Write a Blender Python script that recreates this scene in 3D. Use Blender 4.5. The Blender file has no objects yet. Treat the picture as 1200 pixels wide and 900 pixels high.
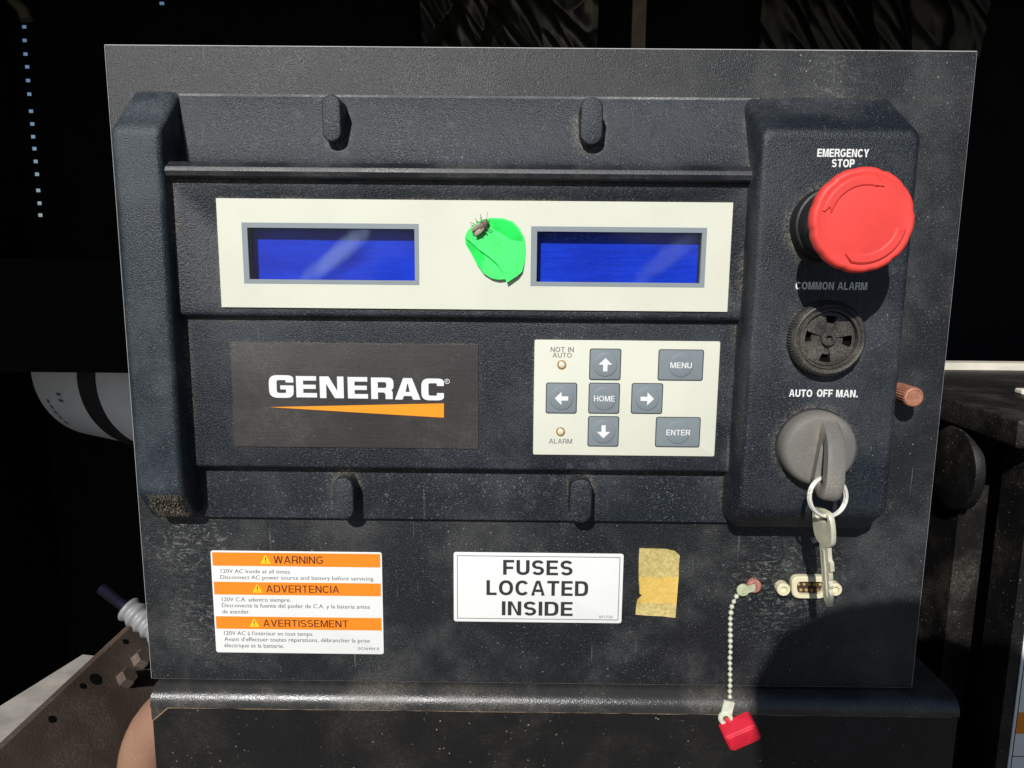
import bpy, bmesh, math, random
from mathutils import Matrix, Vector, Euler, noise as mnoise
random.seed(4)
R = math.radians
scene = bpy.context.scene
col = scene.collection

# ------------------------------------------------------------------ camera
# metres; plate front face is the plane y = 0, viewer on the -y side, plate centre at the origin
CAM_LOC = Vector((-0.0087015, -0.34177, 0.0568783))
CAM_EUL = Euler((1.41035506, -0.0088936, 0.0069805), 'XYZ')
FPX = 870.0
cam = bpy.data.cameras.new('camera')
cam.sensor_width = 36.0
cam.lens = 36.0 * FPX / 1200.0
cam.clip_start = 0.01
cam.clip_end = 2000.0
camo = bpy.data.objects.new('camera', cam)
camo.location = CAM_LOC
camo.rotation_euler = CAM_EUL
col.objects.link(camo)
scene.camera = camo

# ------------------------------------------------------------------ light
SUN_A, SUN_B = 0.28, 0.70            # sideways / downward travel per unit travel into the plate
sun_dir = Vector((SUN_A, 1.0, -SUN_B)).normalized()
elev = math.asin(-sun_dir.z)
azim = math.atan2(-sun_dir.x, -sun_dir.y)      # clockwise from +y, towards the sun
world = bpy.data.worlds.new('World')
scene.world = world
world.use_nodes = True
wn = world.node_tree.nodes
bg = wn['Background']
sky = wn.new('ShaderNodeTexSky')
sky.sky_type = 'NISHITA'
sky.sun_disc = False
sky.ozone_density = 4.0
sky.dust_density = 0.6
sky.sun_elevation = elev
sky.sun_rotation = azim
world.node_tree.links.new(sky.outputs[0], bg.inputs[0])
bg.inputs[1].default_value = 0.07
sl = bpy.data.lights.new('sun', 'SUN')
sl.energy = 5.0
sl.angle = R(0.5)
sl.color = (1.0, 0.978, 0.94)
so = bpy.data.objects.new('sun', sl)
so.rotation_euler = sun_dir.to_track_quat('-Z', 'Y').to_euler()
so.location = (-0.6, -2, 1.6)
col.objects.link(so)
scene.view_settings.view_transform = 'Standard'
scene.view_settings.look = 'None'
scene.view_settings.gamma = 1.0
scene.view_settings.exposure = -0.20
scene.view_settings.use_curve_mapping = False

# ------------------------------------------------------------------ helpers
_rm = CAM_EUL.to_matrix()

def ray(px, py):
    return _rm @ Vector(((px - 600) / FPX, -(py - 450) / FPX, -1.0))

def U(px, py, h=0.0):
    """photo pixel -> (x, z) on the plane standing h metres proud of the plate"""
    d = ray(px, py)
    t = (-h - CAM_LOC.y) / d.y
    p = CAM_LOC + d * t
    return p.x, p.z

def UX(px, py, x):
    d = ray(px, py)
    return CAM_LOC + d * ((x - CAM_LOC.x) / d.x)

def UZ(px, py, z):
    d = ray(px, py)
    return CAM_LOC + d * ((z - CAM_LOC.z) / d.z)

def rect(pts, h):
    """average rectangle (x0,x1,z0,z1) from pixel corners TL,TR,BR,BL"""
    q = [U(a, b, h) for a, b in pts]
    return ((q[0][0] + q[3][0]) / 2, (q[1][0] + q[2][0]) / 2, (q[2][1] + q[3][1]) / 2, (q[0][1] + q[1][1]) / 2)

def P(x, z, h):
    return (x, -h, z)

def rrect(x0, x1, z0, z1, r, n=6):
    r = max(1e-6, min(r, (x1 - x0) / 2 - 1e-6, (z1 - z0) / 2 - 1e-6))
    out = []
    for cx, cz, a0 in ((x1 - r, z1 - r, 0), (x0 + r, z1 - r, 90), (x0 + r, z0 + r, 180), (x1 - r, z0 + r, 270)):
        for i in range(n + 1):
            a = R(a0 + 90 * i / n)
            out.append((cx + r * math.cos(a), cz + r * math.sin(a)))
    return out

def fillet(pts, n=5):
    """pts: (u, v, r) -> polygon with rounded corners"""
    out = []
    m = len(pts)
    for i in range(m):
        a, b, c = pts[i - 1], pts[i], pts[(i + 1) % m]
        r = b[2] if len(b) > 2 else 0
        p = Vector((b[0], b[1]))
        if r <= 0:
            out.append((p.x, p.y))
            continue
        d1 = (Vector((a[0], a[1])) - p); d2 = (Vector((c[0], c[1])) - p)
        r1 = min(r, d1.length * .5); r2 = min(r, d2.length * .5)
        s = p + d1.normalized() * r1; e = p + d2.normalized() * r2
        for k in range(n + 1):
            t = k / n
            q = s * (1 - t) ** 2 + p * 2 * t * (1 - t) + e * t * t
            out.append((q.x, q.y))
    return out

class MB:
    def __init__(self):
        self.v = []; self.f = []; self.m = []; self.mi = 0
    def add(self, verts, faces):
        o = len(self.v)
        self.v += [tuple(p) for p in verts]
        for f in faces:
            self.f.append([i + o for i in f]); self.m.append(self.mi)
        return self
    def box(self, x0, x1, z0, z1, h0, h1):
        vs = [P(x, z, h) for h in (h0, h1) for z in (z0, z1) for x in (x0, x1)]
        return self.add(vs, [(0, 1, 3, 2), (4, 6, 7, 5), (0, 4, 5, 1), (2, 3, 7, 6), (0, 2, 6, 4), (1, 5, 7, 3)])
    def loops(self, loops, cap0=True, cap1=True, closed=True):
        n = len(loops[0]); vs = []; fs = []
        for l in loops: vs += l
        for k in range(len(loops) - 1):
            for i in range(n if closed else n - 1):
                j = (i + 1) % n
                fs.append((k * n + i, k * n + j, (k + 1) * n + j, (k + 1) * n + i))
        if cap0: fs.append(tuple(reversed(range(n))))
        if cap1: fs.append(tuple((len(loops) - 1) * n + i for i in range(n)))
        return self.add(vs, fs)
    def loft(self, levels, n=6, cap0=True):
        """levels: (x0,x1,z0,z1,r,h)"""
        return self.loops([[P(x, z, l[5]) for x, z in rrect(*l[:5], n)] for l in levels], cap0=cap0)
    def slab(self, x0, x1, z0, z1, h0, h1, r=.002, b=.0006, n=6, bn=3):
        lv = [(x0, x1, z0, z1, r, h0)]
        for i in range(bn + 1):
            a = R(90 * i / bn)
            d = b * (1 - math.cos(a))
            lv.append((x0 + d, x1 - d, z0 + d, z1 - d, max(r - d, 1e-5), h1 - b + b * math.sin(a)))
        return self.loft(lv, n)
    def prism(self, poly, h0, h1):
        n = len(poly)
        return self.loops([[P(x, z, h0) for x, z in poly], [P(x, z, h1) for x, z in poly]])
    def lathe(self, cx, cz, prof, n=48, mod=None, cap0=True, cap1=True):
        lo = []
        for r, h in prof:
            l = []
            for i in range(n):
                a = 2 * math.pi * i / n
                rr = r * (mod(a, i) if mod else 1)
                l.append(P(cx + rr * math.cos(a), cz + rr * math.sin(a), h))
            lo.append(l)
        return self.loops(lo, cap0, cap1)
    def tube(self, path, r, n=10, closed=False, cap=True):
        pts = [Vector(p) for p in path]; m = len(pts); lo = []
        up = Vector((.13, .31, .94))
        for i in range(m):
            if closed: d = pts[(i + 1) % m] - pts[i - 1]
            else: d = pts[min(i + 1, m - 1)] - pts[max(i - 1, 0)]
            d.normalize()
            s = d.cross(up)
            if s.length < 1e-5: s = d.cross(Vector((1, 0, 0)))
            s.normalize(); t = d.cross(s)
            rr = r[i] if isinstance(r, (list, tuple)) else r
            lo.append([tuple(pts[i] + (s * math.cos(2 * math.pi * k / n) + t * math.sin(2 * math.pi * k / n)) * rr) for k in range(n)])
        if closed:
            lo.append(lo[0])
            return self.loops(lo, False, False)
        return self.loops(lo, cap, cap)
    def ball(self, c, r, n=12, m=8, sc=(1, 1, 1)):
        vs = []; fs = []
        for j in range(m + 1):
            th = math.pi * j / m
            for i in range(n):
                a = 2 * math.pi * i / n
                vs.append((c[0] + r * sc[0] * math.sin(th) * math.cos(a), c[1] + r * sc[1] * math.sin(th) * math.sin(a), c[2] + r * sc[2] * math.cos(th)))
        for j in range(m):
            for i in range(n):
                k = (i + 1) % n
                fs.append((j * n + i, (j + 1) * n + i, (j + 1) * n + k, j * n + k))
        return self.add(vs, fs)
    def xform(self, M, start=0):
        for i in range(start, len(self.v)):
            self.v[i] = tuple(M @ Vector(self.v[i]))
        return self
    def mesh(self, name, mats, ang=35):
        me = bpy.data.meshes.new(name)
        me.from_pydata(self.v, [], self.f)
        for mt in (mats if isinstance(mats, (list, tuple)) else [mats]): me.materials.append(mt)
        bm = bmesh.new(); bm.from_mesh(me)
        for f, k in zip(bm.faces, self.m): f.material_index = k
        bmesh.ops.remove_doubles(bm, verts=bm.verts, dist=1e-7)
        bmesh.ops.recalc_face_normals(bm, faces=bm.faces)
        for f in bm.faces: f.smooth = True
        bm.to_mesh(me); bm.free()
        me.set_sharp_from_angle(angle=R(ang))
        return me
    def build(self, name, mats, parent=None, ang=35, **kw):
        return link(name, self.mesh(name, mats, ang), parent, **kw)

def world_mat(o):
    if o is None: return Matrix()
    return world_mat(o.parent) @ o.matrix_parent_inverse @ Matrix.LocRotScale(o.location, o.rotation_euler, o.scale)

def link(name, me, parent=None, label=None, category=None, group=None, kind=None):
    o = bpy.data.objects.new(name, me)
    col.objects.link(o)
    if parent is not None:
        o.parent = parent
        o.matrix_parent_inverse = world_mat(parent).inverted()
    tag(o, label, category, group, kind)
    return o

def tag(o, label=None, category=None, group=None, kind=None):
    if label: o['label'] = label
    if category: o['category'] = category
    if group: o['group'] = group
    if kind: o['kind'] = kind
    return o

def thing(name, loc, label, category, group=None):
    o = bpy.data.objects.new(name, None)
    o.empty_display_size = .01
    o.location = loc
    col.objects.link(o)
    return tag(o, label, category, group)

# ------------------------------------------------------------------ materials
class NT:
    def __init__(self, name):
        self.mat = bpy.data.materials.new(name)
        self.mat.use_nodes = True
        self.nt = self.mat.node_tree
        self.bsdf = self.nt.nodes['Principled BSDF']
        self.out = self.nt.nodes['Material Output']
        tc = self.nt.nodes.new('ShaderNodeTexCoord')
        self.co = tc.outputs['Object']
    def n(self, t): return self.nt.nodes.new(t)
    def l(self, a, b): self.nt.links.new(a, b)
    def mapping(self, scale, loc=(0, 0, 0), rot=(0, 0, 0)):
        m = self.n('ShaderNodeMapping')
        m.inputs['Scale'].default_value = scale
        m.inputs['Location'].default_value = loc
        m.inputs['Rotation'].default_value = rot
        self.l(self.co, m.inputs['Vector'])
        return m.outputs[0]
    def noise(self, scale, detail=4, rough=.6, vec=None, dist=0.0):
        t = self.n('ShaderNodeTexNoise')
        t.inputs['Scale'].default_value = scale
        t.inputs['Detail'].default_value = detail
        t.inputs['Roughness'].default_value = rough
        t.inputs['Distortion'].default_value = dist
        self.l(vec or self.co, t.inputs['Vector'])
        return t.outputs[0]
    def voronoi(self, scale, feature='F1', vec=None, rand=1.0):
        t = self.n('ShaderNodeTexVoronoi')
        t.feature = feature
        t.inputs['Scale'].default_value = scale
        t.inputs['Randomness'].default_value = rand
        self.l(vec or self.co, t.inputs['Vector'])
        return t.outputs[0]
    def ramp(self, fac, a, b, lo=0.0, hi=1.0):
        t = self.n('ShaderNodeMapRange')
        t.interpolation_type = 'SMOOTHSTEP'
        t.inputs['From Min'].default_value = a
        t.inputs['From Max'].default_value = b
        t.inputs['To Min'].default_value = lo
        t.inputs['To Max'].default_value = hi
        self.l(fac, t.inputs['Value'])
        return t.outputs[0]
    def math(self, op, a, b=None, clamp=False):
        t = self.n('ShaderNodeMath'); t.operation = op; t.use_clamp = clamp
        for i, v in enumerate((a, b)):
            if v is None: continue
            if isinstance(v, (int, float)): t.inputs[i].default_value = v
            else: self.l(v, t.inputs[i])
        return t.outputs[0]
    def mix(self, fac, a, b):
        t = self.n('ShaderNodeMix'); t.data_type = 'RGBA'
        for s, v in ((t.inputs[0], fac), (t.inputs[6], a), (t.inputs[7], b)):
            if isinstance(v, (int, float)): s.default_value = v
            elif isinstance(v, tuple): s.default_value = (*v, 1)
            else: self.l(v, s)
        return t.outputs[2]
    def bump(self, height, strength, dist):
        t = self.n('ShaderNodeBump')
        t.inputs['Strength'].default_value = strength
        t.inputs['Distance'].default_value = dist
        self.l(height, t.inputs['Height'])
        self.l(t.outputs[0], self.bsdf.inputs['Normal'])
        return t.outputs[0]
    def set(self, **k):
        for a, b in k.items():
            s = self.bsdf.inputs[a.replace('_', ' ')]
            if isinstance(b, (int, float)): s.default_value = b
            elif isinstance(b, tuple): s.default_value = (*b, 1)
            else: self.l(b, s)
        return self

def dusty(name, base, dust=(.30, .27, .22), patch=.25, speck=.5, rough=.42, grain=1400, grain_s=.35, spots=0.0, brushed=0.0, base2=None, speck_lo=.66, spec=.30, grainc=0.0, crev=0.0, fleck=0.0, scratch=0.0, scuffs=()):
    m = NT(name)
    pn = m.noise(21, 8, .68, dist=.15)
    pm = m.ramp(pn, .44, .70, 0, patch)
    fine = m.noise(grain, 2, .6)
    pm2 = m.math('MULTIPLY', pm, m.ramp(fine, .35, .7, .25, 1.5))
    sp = m.noise(grain * .75, 2, .5, vec=m.mapping((1, 1, 1), (.37, .11, .7)))
    den = m.ramp(m.noise(30, 6, .7, vec=m.mapping((1, 1, 1), (2.1, .3, 1.7))), .38, .68, .12, 1)
    spm = m.math('MULTIPLY', m.ramp(sp, speck_lo, speck_lo + .09, 0, speck), den)
    tot = m.math('ADD', pm2, spm, clamp=True)
    if spots:
        sn = m.noise(300, 3, .6)
        vd = m.voronoi(105)
        ring = m.math('MULTIPLY', m.ramp(m.math('ADD', vd, m.math('MULTIPLY', sn, .30)), .40, .33), m.ramp(m.noise(13, 2, .5, vec=m.mapping((1, 1, 1), (.5, .2, .1))), .56, .70, 0, spots))
        ring = m.math('MULTIPLY', ring, m.ramp(fine, .35, .65, .4, 1.2))
        tot = m.math('ADD', tot, ring, clamp=True)
    if fleck:
        fv = m.ramp(m.math('ADD', m.voronoi(300), m.math('MULTIPLY', m.noise(700, 2, .5), .12)), .20, .13)
        fv = m.math('MULTIPLY', fv, m.ramp(m.noise(48, 5, .7, vec=m.mapping((1, 1, 1), (4.2, 1.3, 2.7))), .50, .62, 0, fleck))
        tot = m.math('ADD', tot, fv, clamp=True)
    if scratch:
        for rot, lo in ((R(-32), (0, 0, 0)), (R(24), (3, 1, 2))):
            sv = m.ramp(m.noise(9, 2, .5, vec=m.mapping((60, 8, 2.2), lo, (0, rot, 0))), .690, .705, 0, scratch)
            sv = m.math('MULTIPLY', sv, m.ramp(m.noise(26, 3, .6, vec=m.mapping((1, 1, 1), (lo[0] + 1, 5, 1))), .50, .60))
            tot = m.math('ADD', tot, sv, clamp=True)
    for sx_, sz_, sr_, sa_ in scuffs:        # chalky scuffed places
        vm = m.n('ShaderNodeVectorMath'); vm.operation = 'DISTANCE'; m.l(m.co, vm.inputs[0]); vm.inputs[1].default_value = (sx_, 0, sz_)
        near = m.ramp(m.math('ADD', vm.outputs['Value'], m.math('MULTIPLY', m.noise(40, 3, .6), sr_ * .8)), sr_ * 1.4, sr_ * .5)
        wisp = m.ramp(m.noise(150, 6, .75, vec=m.mapping((1, 1, 1.9), (sx_, 2, sz_), (0, R(-28), 0)), dist=2.2), .50, .66, 0, sa_)
        wisp = m.math('MULTIPLY', wisp, m.ramp(fine, .35, .62, .3, 1.3))
        tot = m.math('ADD', tot, m.math('MULTIPLY', near, wisp), clamp=True)
    b = base
    if base2: b = m.mix(m.ramp(m.noise(9, 5, .6), .35, .65), base, base2)
    if brushed:
        bn = m.noise(60, 3, .6, vec=m.mapping((1, 1, 40)))
        b = m.mix(m.math('MULTIPLY', m.ramp(bn, .3, .7), brushed), b if not isinstance(b, tuple) else b, tuple(c * 2.2 for c in base))
    if grainc:
        gr = m.ramp(m.noise(grain * 1.25, 2, .6, vec=m.mapping((1, 1, 1), (.9, .4, .2))), .36, .66)
        b = m.mix(gr, m.mix(grainc, b, (0.0, 0.0, 0.0)), m.mix(grainc * .11, b, dust))
    if crev:
        ao = m.n('ShaderNodeAmbientOcclusion'); ao.samples = 3; ao.inputs['Distance'].default_value = .005
        cm = m.math('MULTIPLY', m.ramp(ao.outputs['AO'], .80, .45, 0, crev), m.ramp(m.noise(900, 4, .7), .40, .62))
        cm = m.math('MULTIPLY', cm, m.ramp(m.noise(34, 4, .6, vec=m.mapping((1, 1, 1), (.2, .9, .4))), .40, .62, .1, 1))
        b = m.mix(cm, b, (.36, .31, .22))
    c = m.mix(tot, b, dust)
    m.set(Base_Color=c, Roughness=m.math('ADD', m.math('MULTIPLY', tot, .5), m.ramp(pn, .3, .7, rough - .05, rough + .1), clamp=True))
    m.bsdf.inputs['Specular IOR Level'].default_value = spec
    m.bump(fine, min(1.0, grain_s * 1.6), .00034)
    return m.mat

def plain(name, c, rough=.5, metal=0.0, var=.08, scale=60, bumps=0.0, bscale=600, spec=.5):
    m = NT(name)
    k = m.mix(m.ramp(m.noise(scale, 5, .6), .3, .7), tuple(x * (1 - var) for x in c), tuple(min(1, x * (1 + var)) for x in c))
    m.set(Base_Color=k, Roughness=rough, Metallic=metal)
    m.bsdf.inputs['Specular IOR Level'].default_value = spec
    if bumps: m.bump(m.noise(bscale, 3, .6), bumps, .0002)
    return m.mat

M_plastic = dusty('black_moulded_plastic', (.0035, .0085, .0170), dust=(.25, .27, .29), patch=.13, speck=.60, speck_lo=.61, rough=.44, spec=.5, fleck=.45, scratch=.10, spots=.14, grain=1650, grain_s=.62, grainc=.5, crev=.8)
M_column = dusty('black_moulded_plastic_dusty', (.006, .0155, .0260), fleck=.4, spec=.5, dust=(.26, .29, .31), patch=.20, speck=.4, speck_lo=.61, rough=.42, spots=.28, grain=1650, grain_s=.55, grainc=.4, crev=.7)
M_plate = dusty('black_painted_sheet_metal', (.0045, .0062, .0092), fleck=.7, scratch=.25, spec=.5, scuffs=((.122, -.096, .042, .55), (-.166, -.078, .030, .6), (-.160, -.120, .030, .5), (.130, .135, .03, .3)), dust=(.29, .29, .285), patch=.16, speck=.55, speck_lo=.61, rough=.45, grain=1600, grain_s=.6, grainc=.45)
M_cabinet = dusty('black_painted_cabinet', (.007, .0065, .0062), fleck=.8, spec=.5, dust=(.34, .30, .25), patch=.04, speck=.5, rough=.45, grain=900, grain_s=.25, speck_lo=.70)
M_rail = dusty('dusty_black_rail', (.03, .03, .03), dust=(.36, .31, .24), patch=.26, speck=.5, rough=.28, grain=1300, grain_s=.28, spec=.6)
M_side = dusty('dusty_side_housing', (.007, .0066, .0065), fleck=.8, dust=(.30, .26, .21), patch=.16, speck=.60, rough=.5, grain=1100, grain_s=.4)
M_worn_glint = dusty('worn_edge_highlight', (.55, .55, .56), dust=(.65, .53, .48), patch=.55, speck=.5, rough=.35, grain=900, grain_s=.3)  # worn paint, paled further to paint in the plate's edge highlight
M_bandtop = dusty('dusty_band_highlight', (.09, .095, .10), dust=(.50, .49, .46), patch=.5, speck=.6, rough=.4, grain=900, grain_s=.3)  # settled dust plus a painted highlight line along the band's top
M_ridge = dusty('polished_dusty_ridge', (.010, .012, .016), dust=(.40, .40, .38), patch=.12, speck=.30, rough=.36, grain=2300, grain_s=.30, spec=.6)
M_dark = plain('black_rubber', (.012, .012, .013), .55, bumps=.2)
M_cream = plain('cream_polyester_film', (.69, .695, .58), .45, var=.035, scale=26)
M_frameg = plain('grey_window_border', (.25, .29, .31), .45, var=.03)
M_logo = dusty('anthracite_logo_film', (.040, .037, .036), fleck=.3, dust=(.30, .28, .25), patch=.14, speck=.25, rough=.45, grain=1300, grain_s=.2, spots=.30, brushed=.22)
M_white = plain('white_print', (.80, .80, .80), .5, var=.01)
M_whitelab = plain('white_label_vinyl', (.80, .80, .78), .45, var=.015)
M_orange = plain('orange_label_print', (.86, .25, .012), .5, var=.02)
M_orange2 = plain('orange_swoosh_print', (.90, .33, .012), .5, var=.02)
M_blackpr = plain('dark_print', (.03, .03, .033), .55, var=.1)
M_greypr = plain('grey_print', (.16, .165, .17), .55, var=.05)
M_greyfine = plain('fine_grey_print', (.10, .10, .11), .55, var=.05)
M_redpr = plain('dark_red_print', (.12, .012, .008), .5)
M_yellow = plain('yellow_print', (.85, .60, .02), .5, var=.03)
M_btn = plain('grey_button_film', (.215, .25, .27), .38, var=.03)
M_btnedge = plain('dark_button_outline', (.045, .05, .055), .5)
M_red = plain('red_plastic', (.80, .058, .047), .55, var=.05, scale=90, bumps=.08, bscale=1200)
M_knob = dusty('grey_knob_plastic', (.155, .15, .14), crev=.7, dust=(.38, .32, .24), patch=.30, speck=.35, rough=.5, grain=1400, grain_s=.3)
M_buzz = dusty('black_buzzer_plastic', (.022, .022, .023), crev=.5, dust=(.33, .29, .22), patch=.28, speck=.35, rough=.32, spec=.5, grain=1400, grain_s=.3)
M_steel = plain('worn_key_steel', (.70, .67, .52), .42, metal=.25, var=.12, scale=200, bumps=.15)
M_ring = plain('pale_ring_steel', (.80, .79, .70), .38, metal=.3, var=.08, scale=200)
M_ivory = dusty('ivory_connector', (.72, .66, .45), dust=(.30, .24, .15), patch=.35, speck=.2, rough=.5, grain=900, grain_s=.2)
M_rust = plain('rusty_brown_contacts', (.16, .085, .035), .7, var=.4, scale=700)
M_pink = plain('rusted_pink_screw', (.42, .17, .13), .7, var=.25, scale=400, bumps=.4)
M_green_tab = plain('verdigris_tab', (.46, .50, .32), .6, var=.2, scale=400)
M_bead = plain('tarnished_bead_chain', (.58, .58, .46), .5, metal=.25, var=.15, scale=600)
M_redcap = plain('red_rubber_cap', (.62, .012, .035), .6, var=.12, scale=150, bumps=.1)
M_copper = plain('copper_coloured_screw', (.50, .22, .14), .5, metal=.35, var=.2, scale=400, bumps=.3)
M_tape = NT('yellowed_masking_tape')
_t = M_tape
_z = _t.n('ShaderNodeSeparateXYZ'); _t.l(_t.co, _z.inputs[0])
_wob = _t.math('ADD', _z.outputs[2], _t.math('MULTIPLY', _t.noise(70, 4, .6), .006))
_band = _t.math('MULTIPLY', _t.ramp(_wob, -.1035, -.1025), _t.ramp(_wob, -.0890, -.0900))
_gr = _t.ramp(_t.noise(500, 6, .75), .35, .7)
_c1 = _t.mix(_gr, (.42, .34, .11), (.70, .55, .23))
_c2 = _t.mix(_gr, (.64, .41, .08), (.76, .53, .14))
_t.set(Base_Color=_t.mix(_band, _c1, _c2), Roughness=.7)
_t.bump(_t.noise(700, 4, .6), .3, .0003)
M_tape = M_tape.mat
M_sticker = plain('fluorescent_green_paper', (.004, .74, .085), .75, var=.22, scale=70)
M_stickback = plain('pale_green_paper_edge', (.06, .82, .16), .75, var=.15, scale=120)
M_fly = plain('grey_insect', (.16, .12, .09), .6, var=.6, scale=2500, bumps=.6, bscale=3000)
M_wing = plain('insect_wing', (.30, .28, .20), .4, var=.2)
M_foam = plain('black_acoustic_foam', (.006, .006, .0065), .85, var=.3, scale=40, spec=.25)
M_foil = plain('black_plastic_sheeting', (.02, .02, .019), .3, var=.2, spec=1.0)
M_post = plain('dusty_grey_post', (.30, .27, .21), .6, var=.2)
M_filter = plain('white_painted_canister', (.80, .82, .84), .4, var=.05)
M_mesh = plain('black_knurled_band', (.02, .018, .02), .6, var=.4, scale=300)
M_printb = plain('faded_blue_print', (.16, .18, .26), .5)
M_beam = dusty('rusty_brown_frame_rail', (.105, .078, .062), dust=(.34, .27, .20), patch=.25, speck=.3, rough=.6, grain=700, grain_s=.4, base2=(.075, .05, .04), fleck=.5)
M_conc = plain('grey_concrete', (.36, .33, .29), .85, var=.2, scale=50, bumps=.5, bscale=300)
M_galv = plain('galvanised_conduit', (.26, .26, .265), .55, metal=.2, var=.15, scale=150)
M_cable = plain('dark_blue_cable', (.006, .006, .02), .5)
M_tan = dusty('tan_rubber_hose', (.31, .17, .11), dust=(.42, .29, .20), patch=.35, speck=.3, rough=.6, grain=700, grain_s=.3, base2=(.28, .15, .10), fleck=.4)
M_strip = plain('off_white_trim', (.66, .62, .52), .5, var=.12, scale=40)
_m = NT('gritty_dirt')
_m.set(Base_Color=_m.mix(_m.ramp(_m.noise(1100, 4, .7), .38, .62), (.008, .008, .007), (.17, .145, .10)), Roughness=.9)
M_dirt = _m.mat
M_gap = plain('matt_black_cavity', (.004, .004, .004), .9, spec=.1)
M_tandust = plain('sandy_dust_bead', (.26, .18, .11), .9, var=.35, scale=500)
M_cloth = plain('dark_jacket_cloth', (.05, .06, .09), .9)
M_skin = plain('skin', (.50, .32, .24), .55)
M_led = plain('amber_led_ring', (.33, .20, .05), .4)
M_ledc = plain('pale_led_lens', (.80, .74, .55), .3)

# blue LCD and its window film
_m = NT('blue_liquid_crystal')
_c = _m.mix(_m.ramp(_m.math('ADD', _m.math('MULTIPLY', _m.noise(30, 4, .6, vec=_m.mapping((1, 1, 2.4))), .6), _m.math('MULTIPLY', _m.noise(90, 4, .7, vec=_m.mapping((.6, 1, 16))), .4)), .35, .65), (.003, .022, .40), (.006, .045, .62))
_m.set(Base_Color=_c, Roughness=.6, Specular_IOR_Level=.08)
M_lcd = _m.mat
def film_material(seed, amount, cx_, cz_):
    m = NT('dusty_window_with_reflection')
    nt = m.nt
    tr = m.n('ShaderNodeBsdfTransparent')
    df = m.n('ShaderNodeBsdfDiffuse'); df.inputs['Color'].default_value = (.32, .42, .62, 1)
    gl = m.n('ShaderNodeBsdfGlossy'); gl.inputs['Roughness'].default_value = .08
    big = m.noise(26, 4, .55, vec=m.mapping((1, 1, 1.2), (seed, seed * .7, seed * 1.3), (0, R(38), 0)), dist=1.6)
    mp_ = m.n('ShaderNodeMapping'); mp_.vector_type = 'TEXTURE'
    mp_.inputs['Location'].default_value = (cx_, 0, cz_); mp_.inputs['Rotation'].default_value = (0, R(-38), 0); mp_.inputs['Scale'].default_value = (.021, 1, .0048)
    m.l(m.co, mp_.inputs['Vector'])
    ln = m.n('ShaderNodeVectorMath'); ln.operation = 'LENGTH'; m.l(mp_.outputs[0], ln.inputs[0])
    painted_reflection = m.math('MULTIPLY', m.ramp(m.math('ADD', ln.outputs['Value'], m.math('MULTIPLY', big, 1.3)), 1.75, .9), amount)  # pale streak painted into the film for the screen's reflection
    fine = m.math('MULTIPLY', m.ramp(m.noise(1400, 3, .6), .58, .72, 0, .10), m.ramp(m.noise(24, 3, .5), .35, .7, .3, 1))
    fac = m.math('ADD', m.math('ADD', painted_reflection, fine), .004, clamp=True)
    m1 = m.n('ShaderNodeMixShader'); m.l(fac, m1.inputs[0]); m.l(tr.outputs[0], m1.inputs[1]); m.l(df.outputs[0], m1.inputs[2])
    m2 = m.n('ShaderNodeMixShader'); m2.inputs[0].default_value = .015; m.l(m1.outputs[0], m2.inputs[1]); m.l(gl.outputs[0], m2.inputs[2])
    m.l(m2.outputs[0], m.out.inputs['Surface'])
    return m.mat

# ------------------------------------------------------------------ lettering
def curve_mesh(splines, name):
    cu = bpy.data.curves.new(name, 'CURVE')
    cu.dimensions = '2D'; cu.fill_mode = 'FRONT'
    for pts in splines:
        s = cu.splines.new('POLY'); s.points.add(len(pts) - 1)
        for q, (x, y) in zip(s.points, pts): q.co = (x, y, 0, 1)
        s.use_cyclic_u = True
    return _eval(cu, name)

def _eval(cu, name):
    o = bpy.data.objects.new('tmp', cu)
    col.objects.link(o)
    dg = bpy.context.evaluated_depsgraph_get()
    me = bpy.data.meshes.new_from_object(o.evaluated_get(dg))
    bpy.data.objects.remove(o); bpy.data.curves.remove(cu)
    me.name = name
    return me

def text_raw(s, bold):
    cu = bpy.data.curves.new('txt', 'FONT')
    cu.body = s; cu.size = 1.0; cu.offset = bold; cu.resolution_u = 3
    cu.dimensions = '2D'; cu.fill_mode = 'FRONT'
    return _eval(cu, 'lettering')

_h = text_raw('H', 0.0); CAPH = max(v.co.y for v in _h.vertices); bpy.data.meshes.remove(_h)

def text_mesh(s, x0, x1, zb, zt, h, bold=0.0):
    """single line fitted between x0..x1 with baseline zb and cap height up to zt"""
    me = text_raw(s, bold)
    xs = [v.co.x for v in me.vertices]
    a, b = min(xs), max(xs)
    kx = (x1 - x0) / (b - a); kz = (zt - zb) / CAPH
    for v in me.vertices: v.co = P(x0 + (v.co.x - a) * kx, zb + v.co.y * kz, h)
    return me

def stroke(pts, t, closed=False):
    """outline(s) of a polyline drawn with a pen of width t, mitred joints"""
    P_ = [Vector(p) for p in pts]; m = len(P_); Lf = []; Rt = []
    for i in range(m):
        a = P_[i - 1] if (closed or i > 0) else None
        b = P_[(i + 1) % m] if (closed or i < m - 1) else None
        d1 = (P_[i] - a).normalized() if a is not None else None
        d2 = (b - P_[i]).normalized() if b is not None else None
        if d1 is None: d1 = d2
        if d2 is None: d2 = d1
        n1 = Vector((-d1.y, d1.x)); n2 = Vector((-d2.y, d2.x))
        nn = (n1 + n2).normalized(); k = t / 2 / max(.4, nn.dot(n1))
        Lf.append(tuple(P_[i] + nn * k)); Rt.append(tuple(P_[i] - nn * k))
    return [Lf, Rt] if closed else [Lf + Rt[::-1]]

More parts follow.
